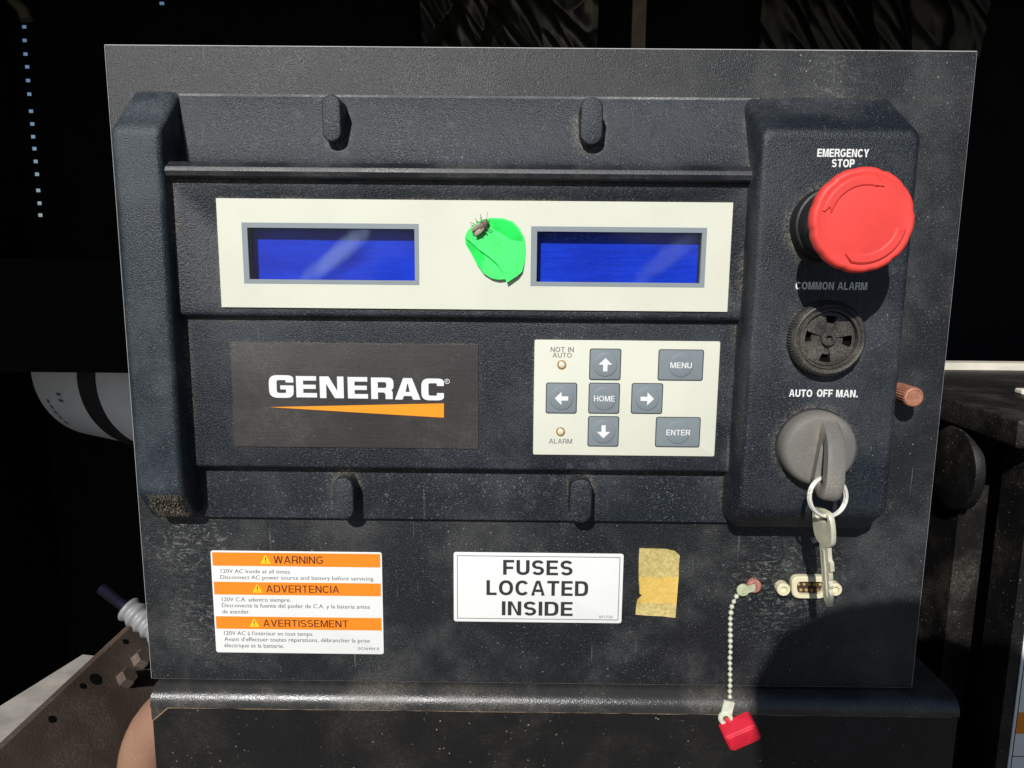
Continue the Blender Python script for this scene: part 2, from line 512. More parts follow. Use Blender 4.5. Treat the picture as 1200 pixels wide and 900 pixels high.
def arc(cx, cy, rx, ry, a0, a1, n=14, e=2.25):
    out = []
    for i in range(n + 1):
        a = R(a0 + (a1 - a0) * i / n); c, q = math.cos(a), math.sin(a)
        out.append((cx + rx * math.copysign(abs(c) ** (2 / e), c), cy + ry * math.copysign(abs(q) ** (2 / e), q)))
    return out

def glyph(ch, t):
    """(contours, width) of a grotesque capital, height 1, stem t"""
    h = t * .92; c = (1 - h) / 2
    if ch == 'I': return [[(0, 0), (t, 0), (t, 1), (0, 1)]], t
    if ch == '.': return [[(0, 0), (t, 0), (t, t), (0, t)]], t
    if ch == 'L': return [[(0, 0), (.56, 0), (.56, h), (t, h), (t, 1), (0, 1)]], .56
    if ch == 'T': return [[(.33 - t / 2, 0), (.33 + t / 2, 0), (.33 + t / 2, 1 - h), (.66, 1 - h), (.66, 1), (0, 1), (0, 1 - h), (.33 - t / 2, 1 - h)]], .66
    if ch == 'H': return [[(0, 0), (t, 0), (t, c), (.70 - t, c), (.70 - t, 0), (.70, 0), (.70, 1), (.70 - t, 1), (.70 - t, c + h), (t, c + h), (t, 1), (0, 1)]], .70
    if ch == 'E': return [[(0, 0), (.62, 0), (.62, h), (t, h), (t, c), (.58, c), (.58, c + h), (t, c + h), (t, 1 - h), (.61, 1 - h), (.61, 1), (0, 1)]], .62
    if ch == 'F': return [[(0, 0), (t, 0), (t, c - .03), (.54, c - .03), (.54, c + h - .03), (t, c + h - .03), (t, 1 - h), (.59, 1 - h), (.59, 1), (0, 1)]], .59
    if ch == 'N': return [[(0, 0), (t, 0), (t, .74), (.70 - t * 1.1, 0), (.70, 0), (.70, 1), (.70 - t, 1), (.70 - t, .26), (t * 1.1, 1), (0, 1)]], .70
    if ch == 'M': return [[(0, 0), (t, 0), (t, .80), (.42 - t * .48, 0), (.42 + t * .48, 0), (.84 - t, .80), (.84 - t, 0), (.84, 0), (.84, 1), (.84 - t * 1.4, 1), (.42, .22), (t * 1.4, 1), (0, 1)]], .84
    if ch == 'V': return [[(.36 - t * .55, 0), (.36 + t * .55, 0), (.72, 1), (.72 - t * 1.08, 1), (.36, .20), (t * 1.08, 1), (0, 1)]], .72
    if ch == 'W':
        return [[(.20, 0), (.20 + t * 1.05, 0), (.52, .74), (.84 - t * 1.05, 0), (.84, 0), (1.04, 1), (1.04 - t * 1.05, 1), (.83 - t * .42, .30), (.52 + t * .5, 1), (.52 - t * .5, 1), (.21 + t * .42, .30), (t * 1.05, 1), (0, 1)]], 1.04
    if ch == 'Y': return [[(.35 - t / 2, 0), (.35 + t / 2, 0), (.35 + t / 2, .40), (.70, 1), (.70 - t * 1.15, 1), (.35, .56), (t * 1.15, 1), (0, 1), (.35 - t / 2, .40)]], .70
    if ch == 'A':
        return [[(0, 0), (t * 1.05, 0), (.14 + t * .30, .24), (.62 - t * .30, .24), (.76 - t * 1.05, 0), (.76, 0), (.38 + t * .58, 1), (.38 - t * .58, 1)],
                [(.20 + t * .30, .24 + h), (.56 - t * .30, .24 + h), (.38, .82)]], .76
    if ch == 'O': return stroke(arc(.39, .5, .39 - t / 2, .5 - h / 2, 0, 351, 39), t * .97, True), .78
    if ch == 'C': return stroke(arc(.38, .5, .38 - t / 2, .5 - h / 2, 38, 322, 36), t * .97), .74
    if ch == 'G': return stroke(arc(.39, .5, .39 - t / 2, .5 - h / 2, 40, 318, 36) + [(.76 - t / 2, .24), (.76 - t / 2, .46), (.43, .46)], t * .95), .77
    if ch == 'S':
        ry = (1 - h) / 4; rx = .33 - t / 2
        return stroke(arc(.33, 1 - h / 2 - ry, rx, ry, 22, 262, 20, 2.1) + arc(.33, h / 2 + ry, rx, ry, 82, -158, 20, 2.1), t * .95), .66
    if ch == 'U': return stroke([(t / 2, 1)] + arc(.35, .34, .35 - t / 2, .34 - h / 2, 180, 360, 16) + [(.70 - t / 2, 1)], t), .70
    if ch == 'D': return [fillet([(0, 0), (.72, 0, .40), (.72, 1, .40), (0, 1)], 10), fillet([(t, h), (.72 - t, h, .28), (.72 - t, 1 - h, .28), (t, 1 - h)], 8)], .72
    if ch == 'P': return [fillet([(0, 0), (t, 0), (t, .36), (.64, .36, .26), (.64, 1, .26), (0, 1)], 8), fillet([(t, .36 + h), (.64 - t, .36 + h, .15), (.64 - t, 1 - h, .15), (t, 1 - h)], 6)], .64
    if ch == 'R': return [fillet([(0, 0), (t, 0), (t, .39), (.40, .39, .05), (.48, .30), (.50, 0), (.50 + t * 1.15, 0), (.66, .34, .12), (.56, .44, .05), (.68, .52, .12), (.68, 1, .24), (0, 1)], 6),
                          fillet([(t, .39 + h), (.68 - t, .39 + h, .13), (.68 - t, 1 - h, .13), (t, 1 - h)], 6)], .68
    return [], .30

def caps_mesh(s_, x0, x1, zb, zt, h, t=.15, gap=.11):
    sp = []; x = 0
    for ch in s_:
        cs, w_ = glyph(ch, t)
        for cc in cs: sp.append([(x + u, v) for u, v in cc])
        x += w_ + gap
    tot = x - gap
    me = curve_mesh(sp, 'lettering')
    for v in me.vertices: v.co = P(x0 + v.co.x * (x1 - x0) / tot, zb + v.co.y * (zt - zb), h)
    return me

def caps(s_, px, h, mat, parent, t=.15, gap=.11):
    xl, xr, yb, yc = px; xm = (xl + xr) / 2
    me = caps_mesh(s_, U(xl, yb, h)[0], U(xr, yb, h)[0], U(xm, yb, h)[1], U(xm, yc, h)[1], h, t, gap)
    me.materials.append(mat)
    return link('lettering', orient(me), parent)

def orient(me):
    bm = bmesh.new(); bm.from_mesh(me)
    bmesh.ops.remove_doubles(bm, verts=bm.verts, dist=1e-8)
    for f in bm.faces:
        f.normal_update()
        if f.normal.y > 0: f.normal_flip()
    bm.to_mesh(me); bm.free()
    return me

def text(s, px, h, mat, parent, bold=0.0, name='lettering', label=None):
    """px = (xl, xr, ybase, ycap) in photo pixels, on the surface h proud"""
    xl, xr, yb, yc = px
    xm = (xl + xr) / 2
    x0 = U(xl, yb, h)[0]; x1 = U(xr, yb, h)[0]
    me = text_mesh(s, x0, x1, U(xm, yb, h)[1], U(xm, yc, h)[1], h, bold)
    me.materials.append(mat)
    return link(name, orient(me), parent, label=label)

def flat(poly, h, name, mat, parent, holes=()):
    me = curve_mesh([poly, *holes], name)
    for v in me.vertices: v.co = P(v.co.x, v.co.y, h)
    me.materials.append(mat)
    return link(name, orient(me), parent)

# ================================================================== SETTING: inside of the enclosure
def wall_box(name, a, b, mat, label=None):
    mb = MB(); mb.box(a[0], b[0], a[2], b[2], -b[1], -a[1])
    return mb.build(name, mat, kind='structure')

ENC_L, ENC_R, BACK, ROOF, FLOOR = -.45, .62, .34, .30, -.62
# back wall with a column of real punched slots that let the daylight in
mb = MB()
slots = []
ys = [31, 47, 63, 78, 94, 110, 130, 145, 160, 174, 189, 204, 223, 238, 252]
xs = [27.5, 28, 29, 31, 32, 33.5, 35.5, 37, 38, 39.5, 41, 42.5, 44, 45.5, 46.5]
for x, y in zip(xs, ys):
    slots.append(U(x, y, -BACK))
slots.append(U(189, 3.5, -BACK)); slots.append(U(690, 10, -BACK))
rects = [(x - .0024, x + .0024, z - .0016, z + .0016) for x, z in slots]
# rows of cells: build the wall as horizontal bands split at slots
zc = sorted({FLOOR, ROOF + .05} | {v for r in rects for v in r[2:]})
for z0, z1 in zip(zc[:-1], zc[1:]):
    if z1 - z0 < 1e-6: continue
    zm = (z0 + z1) / 2
    cuts = sorted([(r[0], r[1]) for r in rects if r[2] < zm < r[3]])
    x = ENC_L
    for a, b in cuts:
        mb.box(x, a, z0, z1, -BACK - .002, -BACK); x = b
    mb.box(x, ENC_R, z0, z1, -BACK - .002, -BACK)
mb.build('back_wall', M_foam, kind='structure')
wall_box('ceiling', (ENC_L, -.15, ROOF), (ENC_R, BACK, ROOF + .03), M_foam)
wall_box('added_sun_blocker', (-.62, -.44, ROOF + .0305), (-.325, -.10, ROOF + .05), M_foam)  # added overhang out of view, placed only to keep sun off the canister
wall_box('wall_left', (ENC_L - .03, .03, FLOOR), (ENC_L, BACK, ROOF + .03), M_foam)
wall_box('wall_right', (ENC_R, -.02, FLOOR), (ENC_R + .03, BACK, ROOF + .03), M_foam)
wall_box('ground', (-4, -4, FLOOR - .06), (4, 4, FLOOR - .001), plain('dark_gravel_ground', (.12, .115, .11), .9, var=.3, scale=20))

# ================================================================== CONTROL PANEL
PW, PH = .38, .29980
HX, HZ = PW / 2, PH / 2
CP = thing('control_panel', (0, 0, -HZ), 'dusty black generator control panel with twin blue displays, keypad and red stop button', 'control panel')
mb = MB()
mb.slab(-HX, HX, -HZ, HZ, -.018, 0, r=.0006, b=.0009)
nq = 28
for k in range(len(mb.m) - 2):
    if 1 <= k // nq <= 2: mb.m[k] = 1
mb.build('face_plate', [M_plate, M_worn_glint], CP)

H_BAND, H_LOGO, H_DISP, H_RIDGE, H_LC, H_RC = .003, .009, .013, .0165, .020, .026

# --- left column of the moulding
lx0 = U(150, 107, 0)[0]; ltop = U(175, 107, 0)[1]
fx0 = (U(127, 160, H_LC)[0] + U(160, 570, H_LC)[0]) / 2
fx1 = (U(187, 160, H_LC)[0] + U(213, 570, H_LC)[0]) / 2
fz1 = U(155, 150, H_LC)[1]; fz0 = U(185, 579, H_LC)[1]
midz = U(200, 606, .009)[1]
lx1 = fx1 + .0035
X0 = min(lx0, fx0)
# bezel (moulding) pieces: names by what they are
def col_loft(name, base, foot_h, top, htop, r, fil, mat):
    """base=(x0,x1,z0,z1) at h=0; foot_h=(bottom skirt height) ; top front rectangle"""
    bx0, bx1, bz0, bz1 = base; tx0, tx1, tz0, tz1 = top
    n = 6; lv = []
    # skirt of the lower edge: bottom stays put until foot_h while the other sides start sloping at once
    def lerp(h):
        k = h / htop
        kb = max(0.0, (h - foot_h) / (htop - foot_h))
        return (bx0 + (tx0 - bx0) * k, bx1 + (tx1 - bx1) * k, bz0 + (tz0 - bz0) * kb, bz1 + (tz1 - bz1) * k)
    lv.append((*base, r, -.0005))
    for h in (0.0, foot_h, htop - fil): lv.append((*lerp(h), r, h))
    q = (*lerp(htop - fil), htop - fil); B = (*top, htop); ins = fil * .9
    C = (tx0 + ins, tx1 - ins, tz0 + ins, tz1 - ins, htop)
    for i in range(1, n + 1):
        t = i / n
        w = [(1 - t) ** 2 * q[j] + 2 * t * (1 - t) * B[j] + t * t * C[j] for j in range(5)]
        lv.append((*w[:4], max(.0006, r - fil * .45 * t), w[4]))
    mb = MB(); mb.loft(lv, 6)
    return mb.build(name, mat, CP, ang=28)

BZ_left = col_loft('moulded_column', (fx0 + .001, fx1 + .0006, midz, ltop), .0095, (fx0, fx1, fz0, fz1), H_LC, .0035, .0035, M_column)
tag(BZ_left, 'narrow black moulded column beside the twin displays')

# --- right column
rbx0 = (U(874, 160, H_DISP)[0] + U(850, 590, H_BAND)[0]) / 2
rfx0 = (U(893, 180, H_RC)[0] + U(866, 590, H_RC)[0]) / 2
rfx1 = (U(1077, 180, H_RC)[0] + U(1037, 580, H_RC)[0]) / 2
rtop = U(980, 115, 0)[1]
rfz1 = U(980, 152, H_RC)[1]
rfz0 = U(950, 603, H_RC)[1]
rmid = U(950, 617, .013)[1]
print('cols', fx0, fx1, rbx0, rfx0, rfx1, rtop, rfz1, rfz0, rmid, ltop, fz1, fz0, midz)
BZ_right = col_loft('moulded_column', (rfx0 - .0015, rfx1 + .0004, rmid, rtop), .014, (rfx0, rfx1 + .0014, rfz0, rfz1), H_RC, .0048, .0034, M_plastic)
tag(BZ_right, 'wide black moulded column carrying the stop button and switch')

# --- stepped centre between the columns
cx0 = fx1 - .006; cx1 = rfx0 + .006
def hor(py, h, px=550): return U(px, py, h)[1]
# top band, sloping out to a rounded ridge, profile in (h, z) extruded along x
z_top = hor(112, .001); z_r0 = hor(196, .0155); z_r1 = hor(203, H_RIDGE); z_r2 = hor(208, H_RIDGE - .0005)
prof = [(-.0005, z_top), (.0007, z_top), (.0013, z_top - .0011)]
prof += [(.0013 + (.0128 - .0013) * t, z_top - .0008 + (z_r0 + .004 - z_top + .0008) * t) for t in (.25, .5, .75, 1)]
prof += [(.0137, z_r0 + .0015), (.0150, z_r0), (.0157, z_r0 - .0006), (.0159, z_r1 + .0018), (.0164, z_r1 + .0006), (.0165, z_r1), (.0160, z_r2 - .0002), (.0150, z_r2 - .0010), (-.0005, z_r2 - .0012)]
mb = MB()
prof = [(h * 1.06 if h > .0129 else h, z) for h, z in prof]
xt_ = U(209, 112, .001)[0]; bx_ = U(223, 192, .0150)[0]
slant = lambda z: bx_ + (xt_ - bx_) * max(0, min(1, (z - z_r0) / (z_top - z_r0)))
mb.loops([[P(slant(z), z, h) for h, z in prof], [P(cx1, z, h) for h, z in prof]])
rp = prof[7:]
mbr = MB(); mbr.mi = 1
mbr.loops([[P(x, z, h) for h, z in ([(-.0005, rp[0][1])] + rp)] for x in (cx0, bx_ - .00005)])
mbr.build('ridge_end', [M_plastic, M_ridge], CP, ang=24)
for i, (pa, pb) in enumerate(zip(prof[:-1], prof[1:])):
    if i == 1: mb.m[i] = 2
    if 7 <= i <= 12: mb.m[i] = 1
mb.build('sloping_top_band', [M_plastic, M_ridge, M_bandtop], CP, ang=24)
# dirt caked on the lower slope of the narrow column
mb = MB(); NX_, NZ_ = 60, 34
rd_ = random.Random(9)
vs = []; fs = []
for j in range(NZ_ + 1):
    for i in range(NX_ + 1):
        u_ = i / NX_; v_ = j / NZ_
        edge = min(1, 6 * min(u_, 1 - u_, v_, 1 - v_))
        x = fx0 + .0030 + .0008 * math.sin(v_ * 9) + (fx1 - fx0 - .0045) * u_
        z = fz0 - .0004 + (midz + .0004 - fz0) * v_; hh_ = .0196 + (.0100 - .0196) * v_
        g = (rd_.random() ** 2 * .0010 * edge) + .0002 * edge - .0002
        vs.append(P(x, z - g * .6, hh_ + g * .8))
for j in range(NZ_):
    for i in range(NX_):
        if min(i, NX_ - 1 - i, (j + 1) * 1.6, (NZ_ - 1 - j) * 1.6) < rd_.random() ** 2 * 9 + 1.5 * math.sin(i * .7 + j * .5): continue
        a = j * (NX_ + 1) + i; fs.append((a, a + 1, a + NX_ + 2, a + NX_ + 1))
mb.add(vs, fs); mb.build('caked_dirt', M_dirt, CP, ang=10, label='gritty pale dirt caked under the narrow column', kind='stuff')
# display level
zd0 = hor(374, H_DISP); zl0 = hor(551, H_LOGO); zb0 = hor(610, H_BAND)
def step_block(name, z1, z0, h, r, mat):
    prof = [(-.0005, z1), (h, z1)]
    for i in range(0, 7):
        a = R(90 * i / 6)
        prof.append((h - r + r * math.cos(a), z0 + r - r * math.sin(a)))
    prof.append((-.0005, z0))
    mb = MB(); mb.loops([[P(x, z, hh) for hh, z in prof] for x in (cx0, cx1)])
    return mb.build(name, mat, CP, ang=24)
DISP_SHELF = step_block('display_shelf', z_r2 + .0005, zd0, H_DISP, .0022, M_plastic)
step_block('keypad_shelf', zd0 + .0005, zl0, H_LOGO, .0016, M_plastic)
step_block('bottom_band', zl0 + .0005, zb0, H_BAND, .0008, M_plastic)

# pins on the bands
def pin(x0, x1, y0, y1, h0, h1):
    xa, zt = U(x0, y0, h1); xb, zb = U(x1, y1, h1)
    mb = MB()
    mb.slab(xa, xb, zb, zt, h0, h1, r=.0048, b=.0008, n=10)
    mb.build('oval_boss', M_plastic, CP)
pin(376, 400, 110, 166, .0002, .0165); pin(681, 706, 113, 170, .0002, .0165)
pin(389, 415, 560, 609, .0002, .0125); pin(668, 693, 562, 613, .0002, .0125)

# --- twin display board
db = rect([(253.5, 231), (859, 239), (851, 366), (261, 359)], H_DISP)
DB = None
HB = H_DISP + .0009
def screen_rect(tl, tr, br, bl): return rect([tl, tr, br, bl], HB)
s1o = screen_rect((283, 259), (491, 264), (491, 335), (286, 331))
s1i = screen_rect((290, 265), (486, 270), (486, 330), (292, 326))
s2o = screen_rect((622, 265), (829, 267), (825, 337), (622, 335))
s2i = screen_rect((629, 271), (823, 273), (820, 332), (629, 330))
print('screens', s1o, s1i, s2o, s2i, db)
def sheet_with_holes(mb, o, holes, h0, h1):
    xs = sorted({o[0], o[1]} | {v for q in holes for v in q[:2]})
    for xa, xb in zip(xs[:-1], xs[1:]):
        xm = (xa + xb) / 2
        z = o[2]
        for q in sorted([q for q in holes if q[0] < xm < q[1]], key=lambda q: q[2]):
            mb.box(xa, xb, z, q[2], h0, h1); z = q[3]
        mb.box(xa, xb, z, o[3], h0, h1)
# openings for the two screens are cut through the shelf
def cut_boxes(ob, boxes):
    mb = MB()
    for x0, x1, z0, z1, h0, h1 in boxes: mb.box(x0, x1, z0, z1, h0, h1)
    c = mb.build('cutter', M_gap)
    md = ob.modifiers.new('cut', 'BOOLEAN'); md.operation = 'DIFFERENCE'; md.solver = 'EXACT'; md.object = c
    dg = bpy.context.evaluated_depsgraph_get()
    me = bpy.data.meshes.new_from_object(ob.evaluated_get(dg))
    ob.modifiers.clear(); ob.data = me
    bpy.data.objects.remove(c)
LCD_H = .0070
G = .0004
cut_boxes(DISP_SHELF, [(s[0] - G, s[1] + G, s[2] - G, s[3] + G, LCD_H - .001, .03) for s in (s1i, s2i)])
mb = MB()
sheet_with_holes(mb, db, [s1i, s2i], H_DISP + .0001, HB)
DB = mb.build('display_board', M_cream, CP, label='long cream display board with two blue screens')
for k, (so_, si) in enumerate(((s1o, s1i), (s2o, s2i))):
    mb = MB(); sheet_with_holes(mb, so_, [si], HB - .0002, HB + .00012)
    mb.build('window_border', M_frameg, DB)
    mb = MB(); mb.box(si[0] - G * .5, si[1] + G * .5, si[2] - G * .5, si[3] + G * .5, LCD_H - .0008, LCD_H)
    mb.build('blue_screen', M_lcd, DB)
    mb = MB(); mb.box(si[0] + .0001, si[1] - .0001, si[2] + .0001, si[3] - .0001, HB - .0007, HB - .0004)
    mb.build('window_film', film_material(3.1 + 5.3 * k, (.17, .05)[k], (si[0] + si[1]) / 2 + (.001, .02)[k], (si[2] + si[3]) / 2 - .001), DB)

# --- logo plate
lg = rect([(270.5, 400), (562, 404), (560, 526), (275, 523)], H_LOGO)
HL = H_LOGO + .0006
mb = MB(); mb.slab(*lg, H_LOGO + .00005, HL, r=.0006, b=.0002)
LOGO = mb.build('logo_plate', M_logo, CP, label='anthracite name plate with white GENERAC lettering and orange wedge')
C_ = [(1, .66), (1, 1, .30), (0, 1, .34), (0, 0, .34), (1, 0, .30), (1, .34), (.69, .34), (.69, .215, .06), (.315, .215, .10), (.315, .785, .10), (.69, .785, .06), (.69, .66)]
G_ = [(1, .68), (1, 1, .30), (0, 1, .34), (0, 0, .34), (1, 0, .30), (1, .55), (.46, .55), (.46, .37), (.69, .37), (.69, .215, .05), (.315, .215, .10), (.315, .785, .10), (.69, .785, .06), (.69, .68)]
E_ = [(0, 0), (1, 0), (1, .21), (.34, .21), (.34, .40), (.95, .40), (.95, .60), (.34, .60), (.34, .79), (.98, .79), (.98, 1), (0, 1)]
N_ = [(0, 0), (.27, 0), (.27, .66), (.62, 0), (1, 0), (1, 1), (.73, 1), (.73, .34), (.38, 1), (0, 1)]
R_ = [(0, 0), (.30, 0), (.30, .31), (.60, .31, .08), (.64, .20), (.64, 0), (.96, 0), (.96, .36, .1), (.88, .42, .06), (1, .50, .10), (1, 1, .24), (0, 1)]
RH = [(.30, .52), (.68, .52, .10), (.68, .79, .10), (.30, .79)]
A_ = [(0, 0), (.29, 0), (.355, .17), (.645, .17), (.71, 0), (1, 0), (.67, 1), (.33, 1)]
AH = [(.42, .36), (.58, .36), (.515, .74), (.485, .74)]
zo = lambda x, y: (300 + x / 4.615, 420 + y / 4.615)
for gl, hole, x0, x1, y0, y1 in ((G_, None, 73, 201, 91, 212), (E_, None, 220, 327, 96, 210), (N_, None, 347, 473, 98, 214), (E_, None, 498, 604, 101, 216),
                                 (R_, RH, 624, 743, 104, 219), (A_, AH, 752, 889, 107, 222), (C_, None, 895, 1016, 109, 226)):
    ax, az = U(*zo(x0, y1), HL); bx, bz = U(*zo(x1, y0), HL)
    mp = lambda L: [(ax + u * (bx - ax), az + v * (bz - az)) for u, v in fillet(L)]
    flat(mp(gl), HL + .00015, 'letter', M_white, LOGO, [mp(hole)] if hole else [])
wedge = [U(*zo(*p), HL) for p in ((70, 263), (1016, 243), (1016, 320))]
flat(wedge, HL + .00015, 'orange_wedge', M_orange2, LOGO)
mg = [U(*zo(*p), HL) for p in ((58, 264), (1022, 239.5), (1018, 325))]
flat(mg, HL + .00008, 'wedge_outline', plain('maroon_print', (.10, .03, .02), .5), LOGO)
cxr, czr = U(*zo(1034, 124), HL)
ci = lambda r: [(cxr + r * math.cos(2 * math.pi * i / 24), czr + r * math.sin(2 * math.pi * i / 24)) for i in range(24)]
flat(ci(.00115), HL + .00015, 'registered_mark', M_white, LOGO, [ci(.0009)])
text('R', (zo(1029, 0)[0], zo(1039, 0)[0], zo(0, 130)[1], zo(0, 118)[1]), HL + .00015, M_white, LOGO, 0.0)

# --- keypad
kp = rect([(626, 398), (843.5, 400), (837, 535), (625, 532)], H_LOGO)
HK = H_LOGO + .0007
mb = MB(); mb.slab(*kp, H_LOGO + .00005, HK, r=.0008, b=.0002)
KP = mb.build('keypad', M_cream, CP, label='cream membrane keypad with grey arrow buttons')
zk = lambda x, y: (620 + x / 5.217, 390 + y / 5.217)
ARW = [(-.5, -.16), (0, -.16), (0, -.5), (.5, 0), (0, .5), (0, .16), (-.5, .16)]
def button(q, legend):
    r_ = rect([zk(*p) for p in q], HK)
    x0, x1, z0, z1 = r_
    mb = MB()
    mb.mi = 1; mb.slab(x0, x1, z0, z1, HK + .00004, HK + .00022, r=.0011, b=.0001)
    mb.mi = 0; mb.slab(x0 + .0004, x1 - .0004, z0 + .0004, z1 - .0004, HK + .0001, HK + .00045, r=.0009, b=.0002)
    cx, cz = (x0 + x1) / 2, (z0 + z1) / 2
    rd = (z1 - z0) * .385
    h0 = HK + .00045
    mb.lathe(cx, cz, [(rd, h0 - .0001), (rd * .985, h0 + .00016), (rd * .95, h0 + .00032), (rd * .88, h0 + .00042), (rd * .5, h0 + .00047), (rd * .05, h0 + .00048)], 40, cap0=False)
    ht = h0 + .00052
    mb.mi = 2
    if legend in 'LRUD':
        a = {'R': 0, 'U': 90, 'L': 180, 'D': 270}[legend]; sz = .0061
        pts = [(cx + sz * (u * math.cos(R(a)) - v * math.sin(R(a))), cz + sz * (u * math.sin(R(a)) + v * math.cos(R(a)))) for u, v in ARW]
        me = curve_mesh([pts], 'arrow')
        for v in me.vertices: v.co = P(v.co.x, v.co.y, ht)
    else:
        w = {'HOME': .0094, 'MENU': .0097, 'ENTER': .0107}[legend]
        me = caps_mesh(legend, cx - w / 2, cx + w / 2, cz - .00128, cz + .00128, ht, .15, .13)
    orient(me)
    o = len(mb.v)
    mb.add([v.co for v in me.vertices], [list(p.vertices) for p in me.polygons])
    bpy.data.meshes.remove(me)
    me = bpy.data.meshes.new('button')
    me.from_pydata(mb.v, [], mb.f)
    for m_ in (M_btn, M_btnedge, M_white): me.materials.append(m_)
    for p, k in zip(me.polygons, mb.m): p.material_index = k; p.use_smooth = True
    me.set_sharp_from_angle(angle=R(25))
    link('button', me, KP)
S = lambda x0, y0, x1, y1, d=4: [(x0 + d, y0), (x1, y0 + 2), (x1 - d, y1 + 1), (x0, y1)]
button(S(366, 95, 564, 289), 'U'); button(S(100, 303, 295, 493), 'L'); button(S(361, 304, 556, 494), 'HOME')
button(S(622, 306, 819, 495), 'R'); button(S(356, 508, 551, 695), 'D')
button(S(786, 100, 1068, 292), 'MENU'); button(S(770, 513, 1048, 699), 'ENTER')
for cxp, cyp in ((199, 194), (192, 603)):
    cx, cz = U(*zk(cxp, cyp), HK)
    mb = MB(); mb.mi = 0
    mb.lathe(cx, cz, [(.00205, HK), (.0020, HK + .0005), (.0016, HK + .0006), (.00145, HK + .0003)], 28, cap1=False)
    mb.mi = 1; mb.lathe(cx, cz, [(.00146, HK + .0001), (.00140, HK + .00035), (.0007, HK + .0007), (.0001, HK + .00075)], 24)
    mb.build('indicator_lamp', [M_led, M_ledc], KP)
for s_, q in (('NOT IN', (131, 273, 117, 87)), ('AUTO', (144, 260, 151, 122)), ('ALARM', (121, 263, 677, 648))):
    a, b = zk(q[0], q[2]); c, d = zk(q[1], q[3])
    caps(s_, (a, c, b, d), HK + .0001, M_greypr, KP, .13, .12)

# --- printing on the right column
for s_, q in (('EMERGENCY', (957.5, 1018, 184, 174.5)), ('STOP', (974.5, 1001, 196, 186.5)), ('COMMON ALARM', (932, 1016, 339.5, 330.5)), ('AUTO', (924.5, 951.5, 465, 456.5)), ('OFF', (957, 975.5, 465, 456.5)), ('MAN.', (979.5, 1005, 465.5, 457))):
    caps(s_, q, H_RC + .0002, M_white, BZ_right, .20, .10)

# --- emergency stop
ES_H = H_RC + .035
ex, ez = U(1013, 258, ES_H)
ES = bpy.data.objects.new('emergency_stop_button', None)
ES.location = Vector((ex, -H_RC, ez)) - Vector((0, 0, -HZ)); col.objects.link(ES); ES.parent = CP
ES['label'] = 'red mushroom emergency stop button'
mb = MB()
mb.lathe(ex, ez, [(.0150, H_RC - .0002), (.0150, H_RC + .005), (.0146, H_RC + .0062), (.0138, H_RC + .0066), (.0136, H_RC + .014), (.0130, H_RC + .0148), (.0120, H_RC + .024)], 48)
mb.build('collar', M_dark, ES)
def notch(a, i):
    d = 1.0
    for c in range(0, 360, 30):
        q = (math.degrees(a) - c - 12 + 180) % 360 - 180
        d -= .022 * math.exp(-(q / 4.0) ** 2) * (1 if c % 60 == 0 else .6)
    return d
er = .0199
mb = MB()
pf = [(.0120, .0215), (.0150, .0245), (.0178, .0280), (.0190, .0300), (.0194, .0318), (.0193, .0332), (.0188, .0343), (.0181, .0348), (.0173, .0349), (.0168, .0347), (.013, .0351), (.006, .0356), (.0005, .0357)]
mb.lathe(ex, ez, [(r, H_RC + h) for r, h in pf], 144, mod=notch)
mb.build('mushroom_head', M_red, ES, ang=50)
def arc_arrow(a0, a1, r0, r1):
    sgn = 1 if a1 > a0 else -1
    n = 22
    out = [(r1, a0 + (a1 - a0) * i / n) for i in range(n + 1)]
    tip = [((r0 + r1) / 2 - .0004, a1 + sgn * 13)]
    inn = [(r0, a1 - (a1 - a0) * i / n) for i in range(n + 1)]
    tail = [((r0 + r1) / 2, a0 + sgn * 8)]
    poly = [(ex + r * math.cos(R(a)), ez + r * math.sin(R(a))) for r, a in out + tip + inn + tail]
    ins = [(ex + r * math.cos(R(a)), ez + r * math.sin(R(a))) for r, a in [(r - .0007, a) for r, a in out] + tip + [(r + .0007, a) for r, a in inn] + tail]
    mb = MB()
    h = H_RC + .0346
    mb.loops([[P(x, z, h) for x, z in poly], [P(x, z, h + .0005) for x, z in poly], [P(x, z, h + .0010) for x, z in ins]], cap0=False)
    mb.build('embossed_arrow', M_red, ES, ang=20)
arc_arrow(168, 76, .0122, .0160)
arc_arrow(-12, -104, .0122, .0160)

# --- common alarm buzzer
bx, bz = U(970, 397, H_RC + .004)
BZE = bpy.data.objects.new('alarm_buzzer', None)
BZE.location = Vector((bx, -H_RC, bz)) - Vector((0, 0, -HZ)); col.objects.link(BZE); BZE.parent = CP
BZE['label'] = 'round black alarm buzzer with ribbed rim and four openings'
h = H_RC
mb = MB()
rim = [(.0161, h - .0002), (.0161, h + .0042), (.0156, h + .0048)]
mb.lathe(bx, bz, rim, 168, mod=lambda a, i: 1 if i % 2 else .972, cap1=False)
mb.lathe(bx, bz, [(.0156, h + .0047), (.0150, h + .0060), (.0143, h + .0064), (.0136, h + .0062), (.0131, h + .0054), (.0128, h + .0054), (.0124, h + .0062), (.0117, h + .0062), (.0114, h + .0030)], 72, cap0=False, cap1=False)
mb.build('ribbed_rim', M_buzz, BZE, ang=40)
mb = MB()
mb.lathe(bx, bz, [(.0116, h + .0001), (.0116, h + .0008)], 40)
mb.build('sound_chamber', M_gap, BZE)
mb = MB()
rr = [.0001, .0017, .0026, .0062, .0098, .0112]
hh = [.0030, .0036, .0036, .0046, .0046, .0044]
NA = 72
def ang_open(i):
    a = (i + .5) * 360 / NA + 6
    q = (a + 45) % 90 - 45
    return abs(q) < 16
hb = h + .0022
vs = []; fs = []
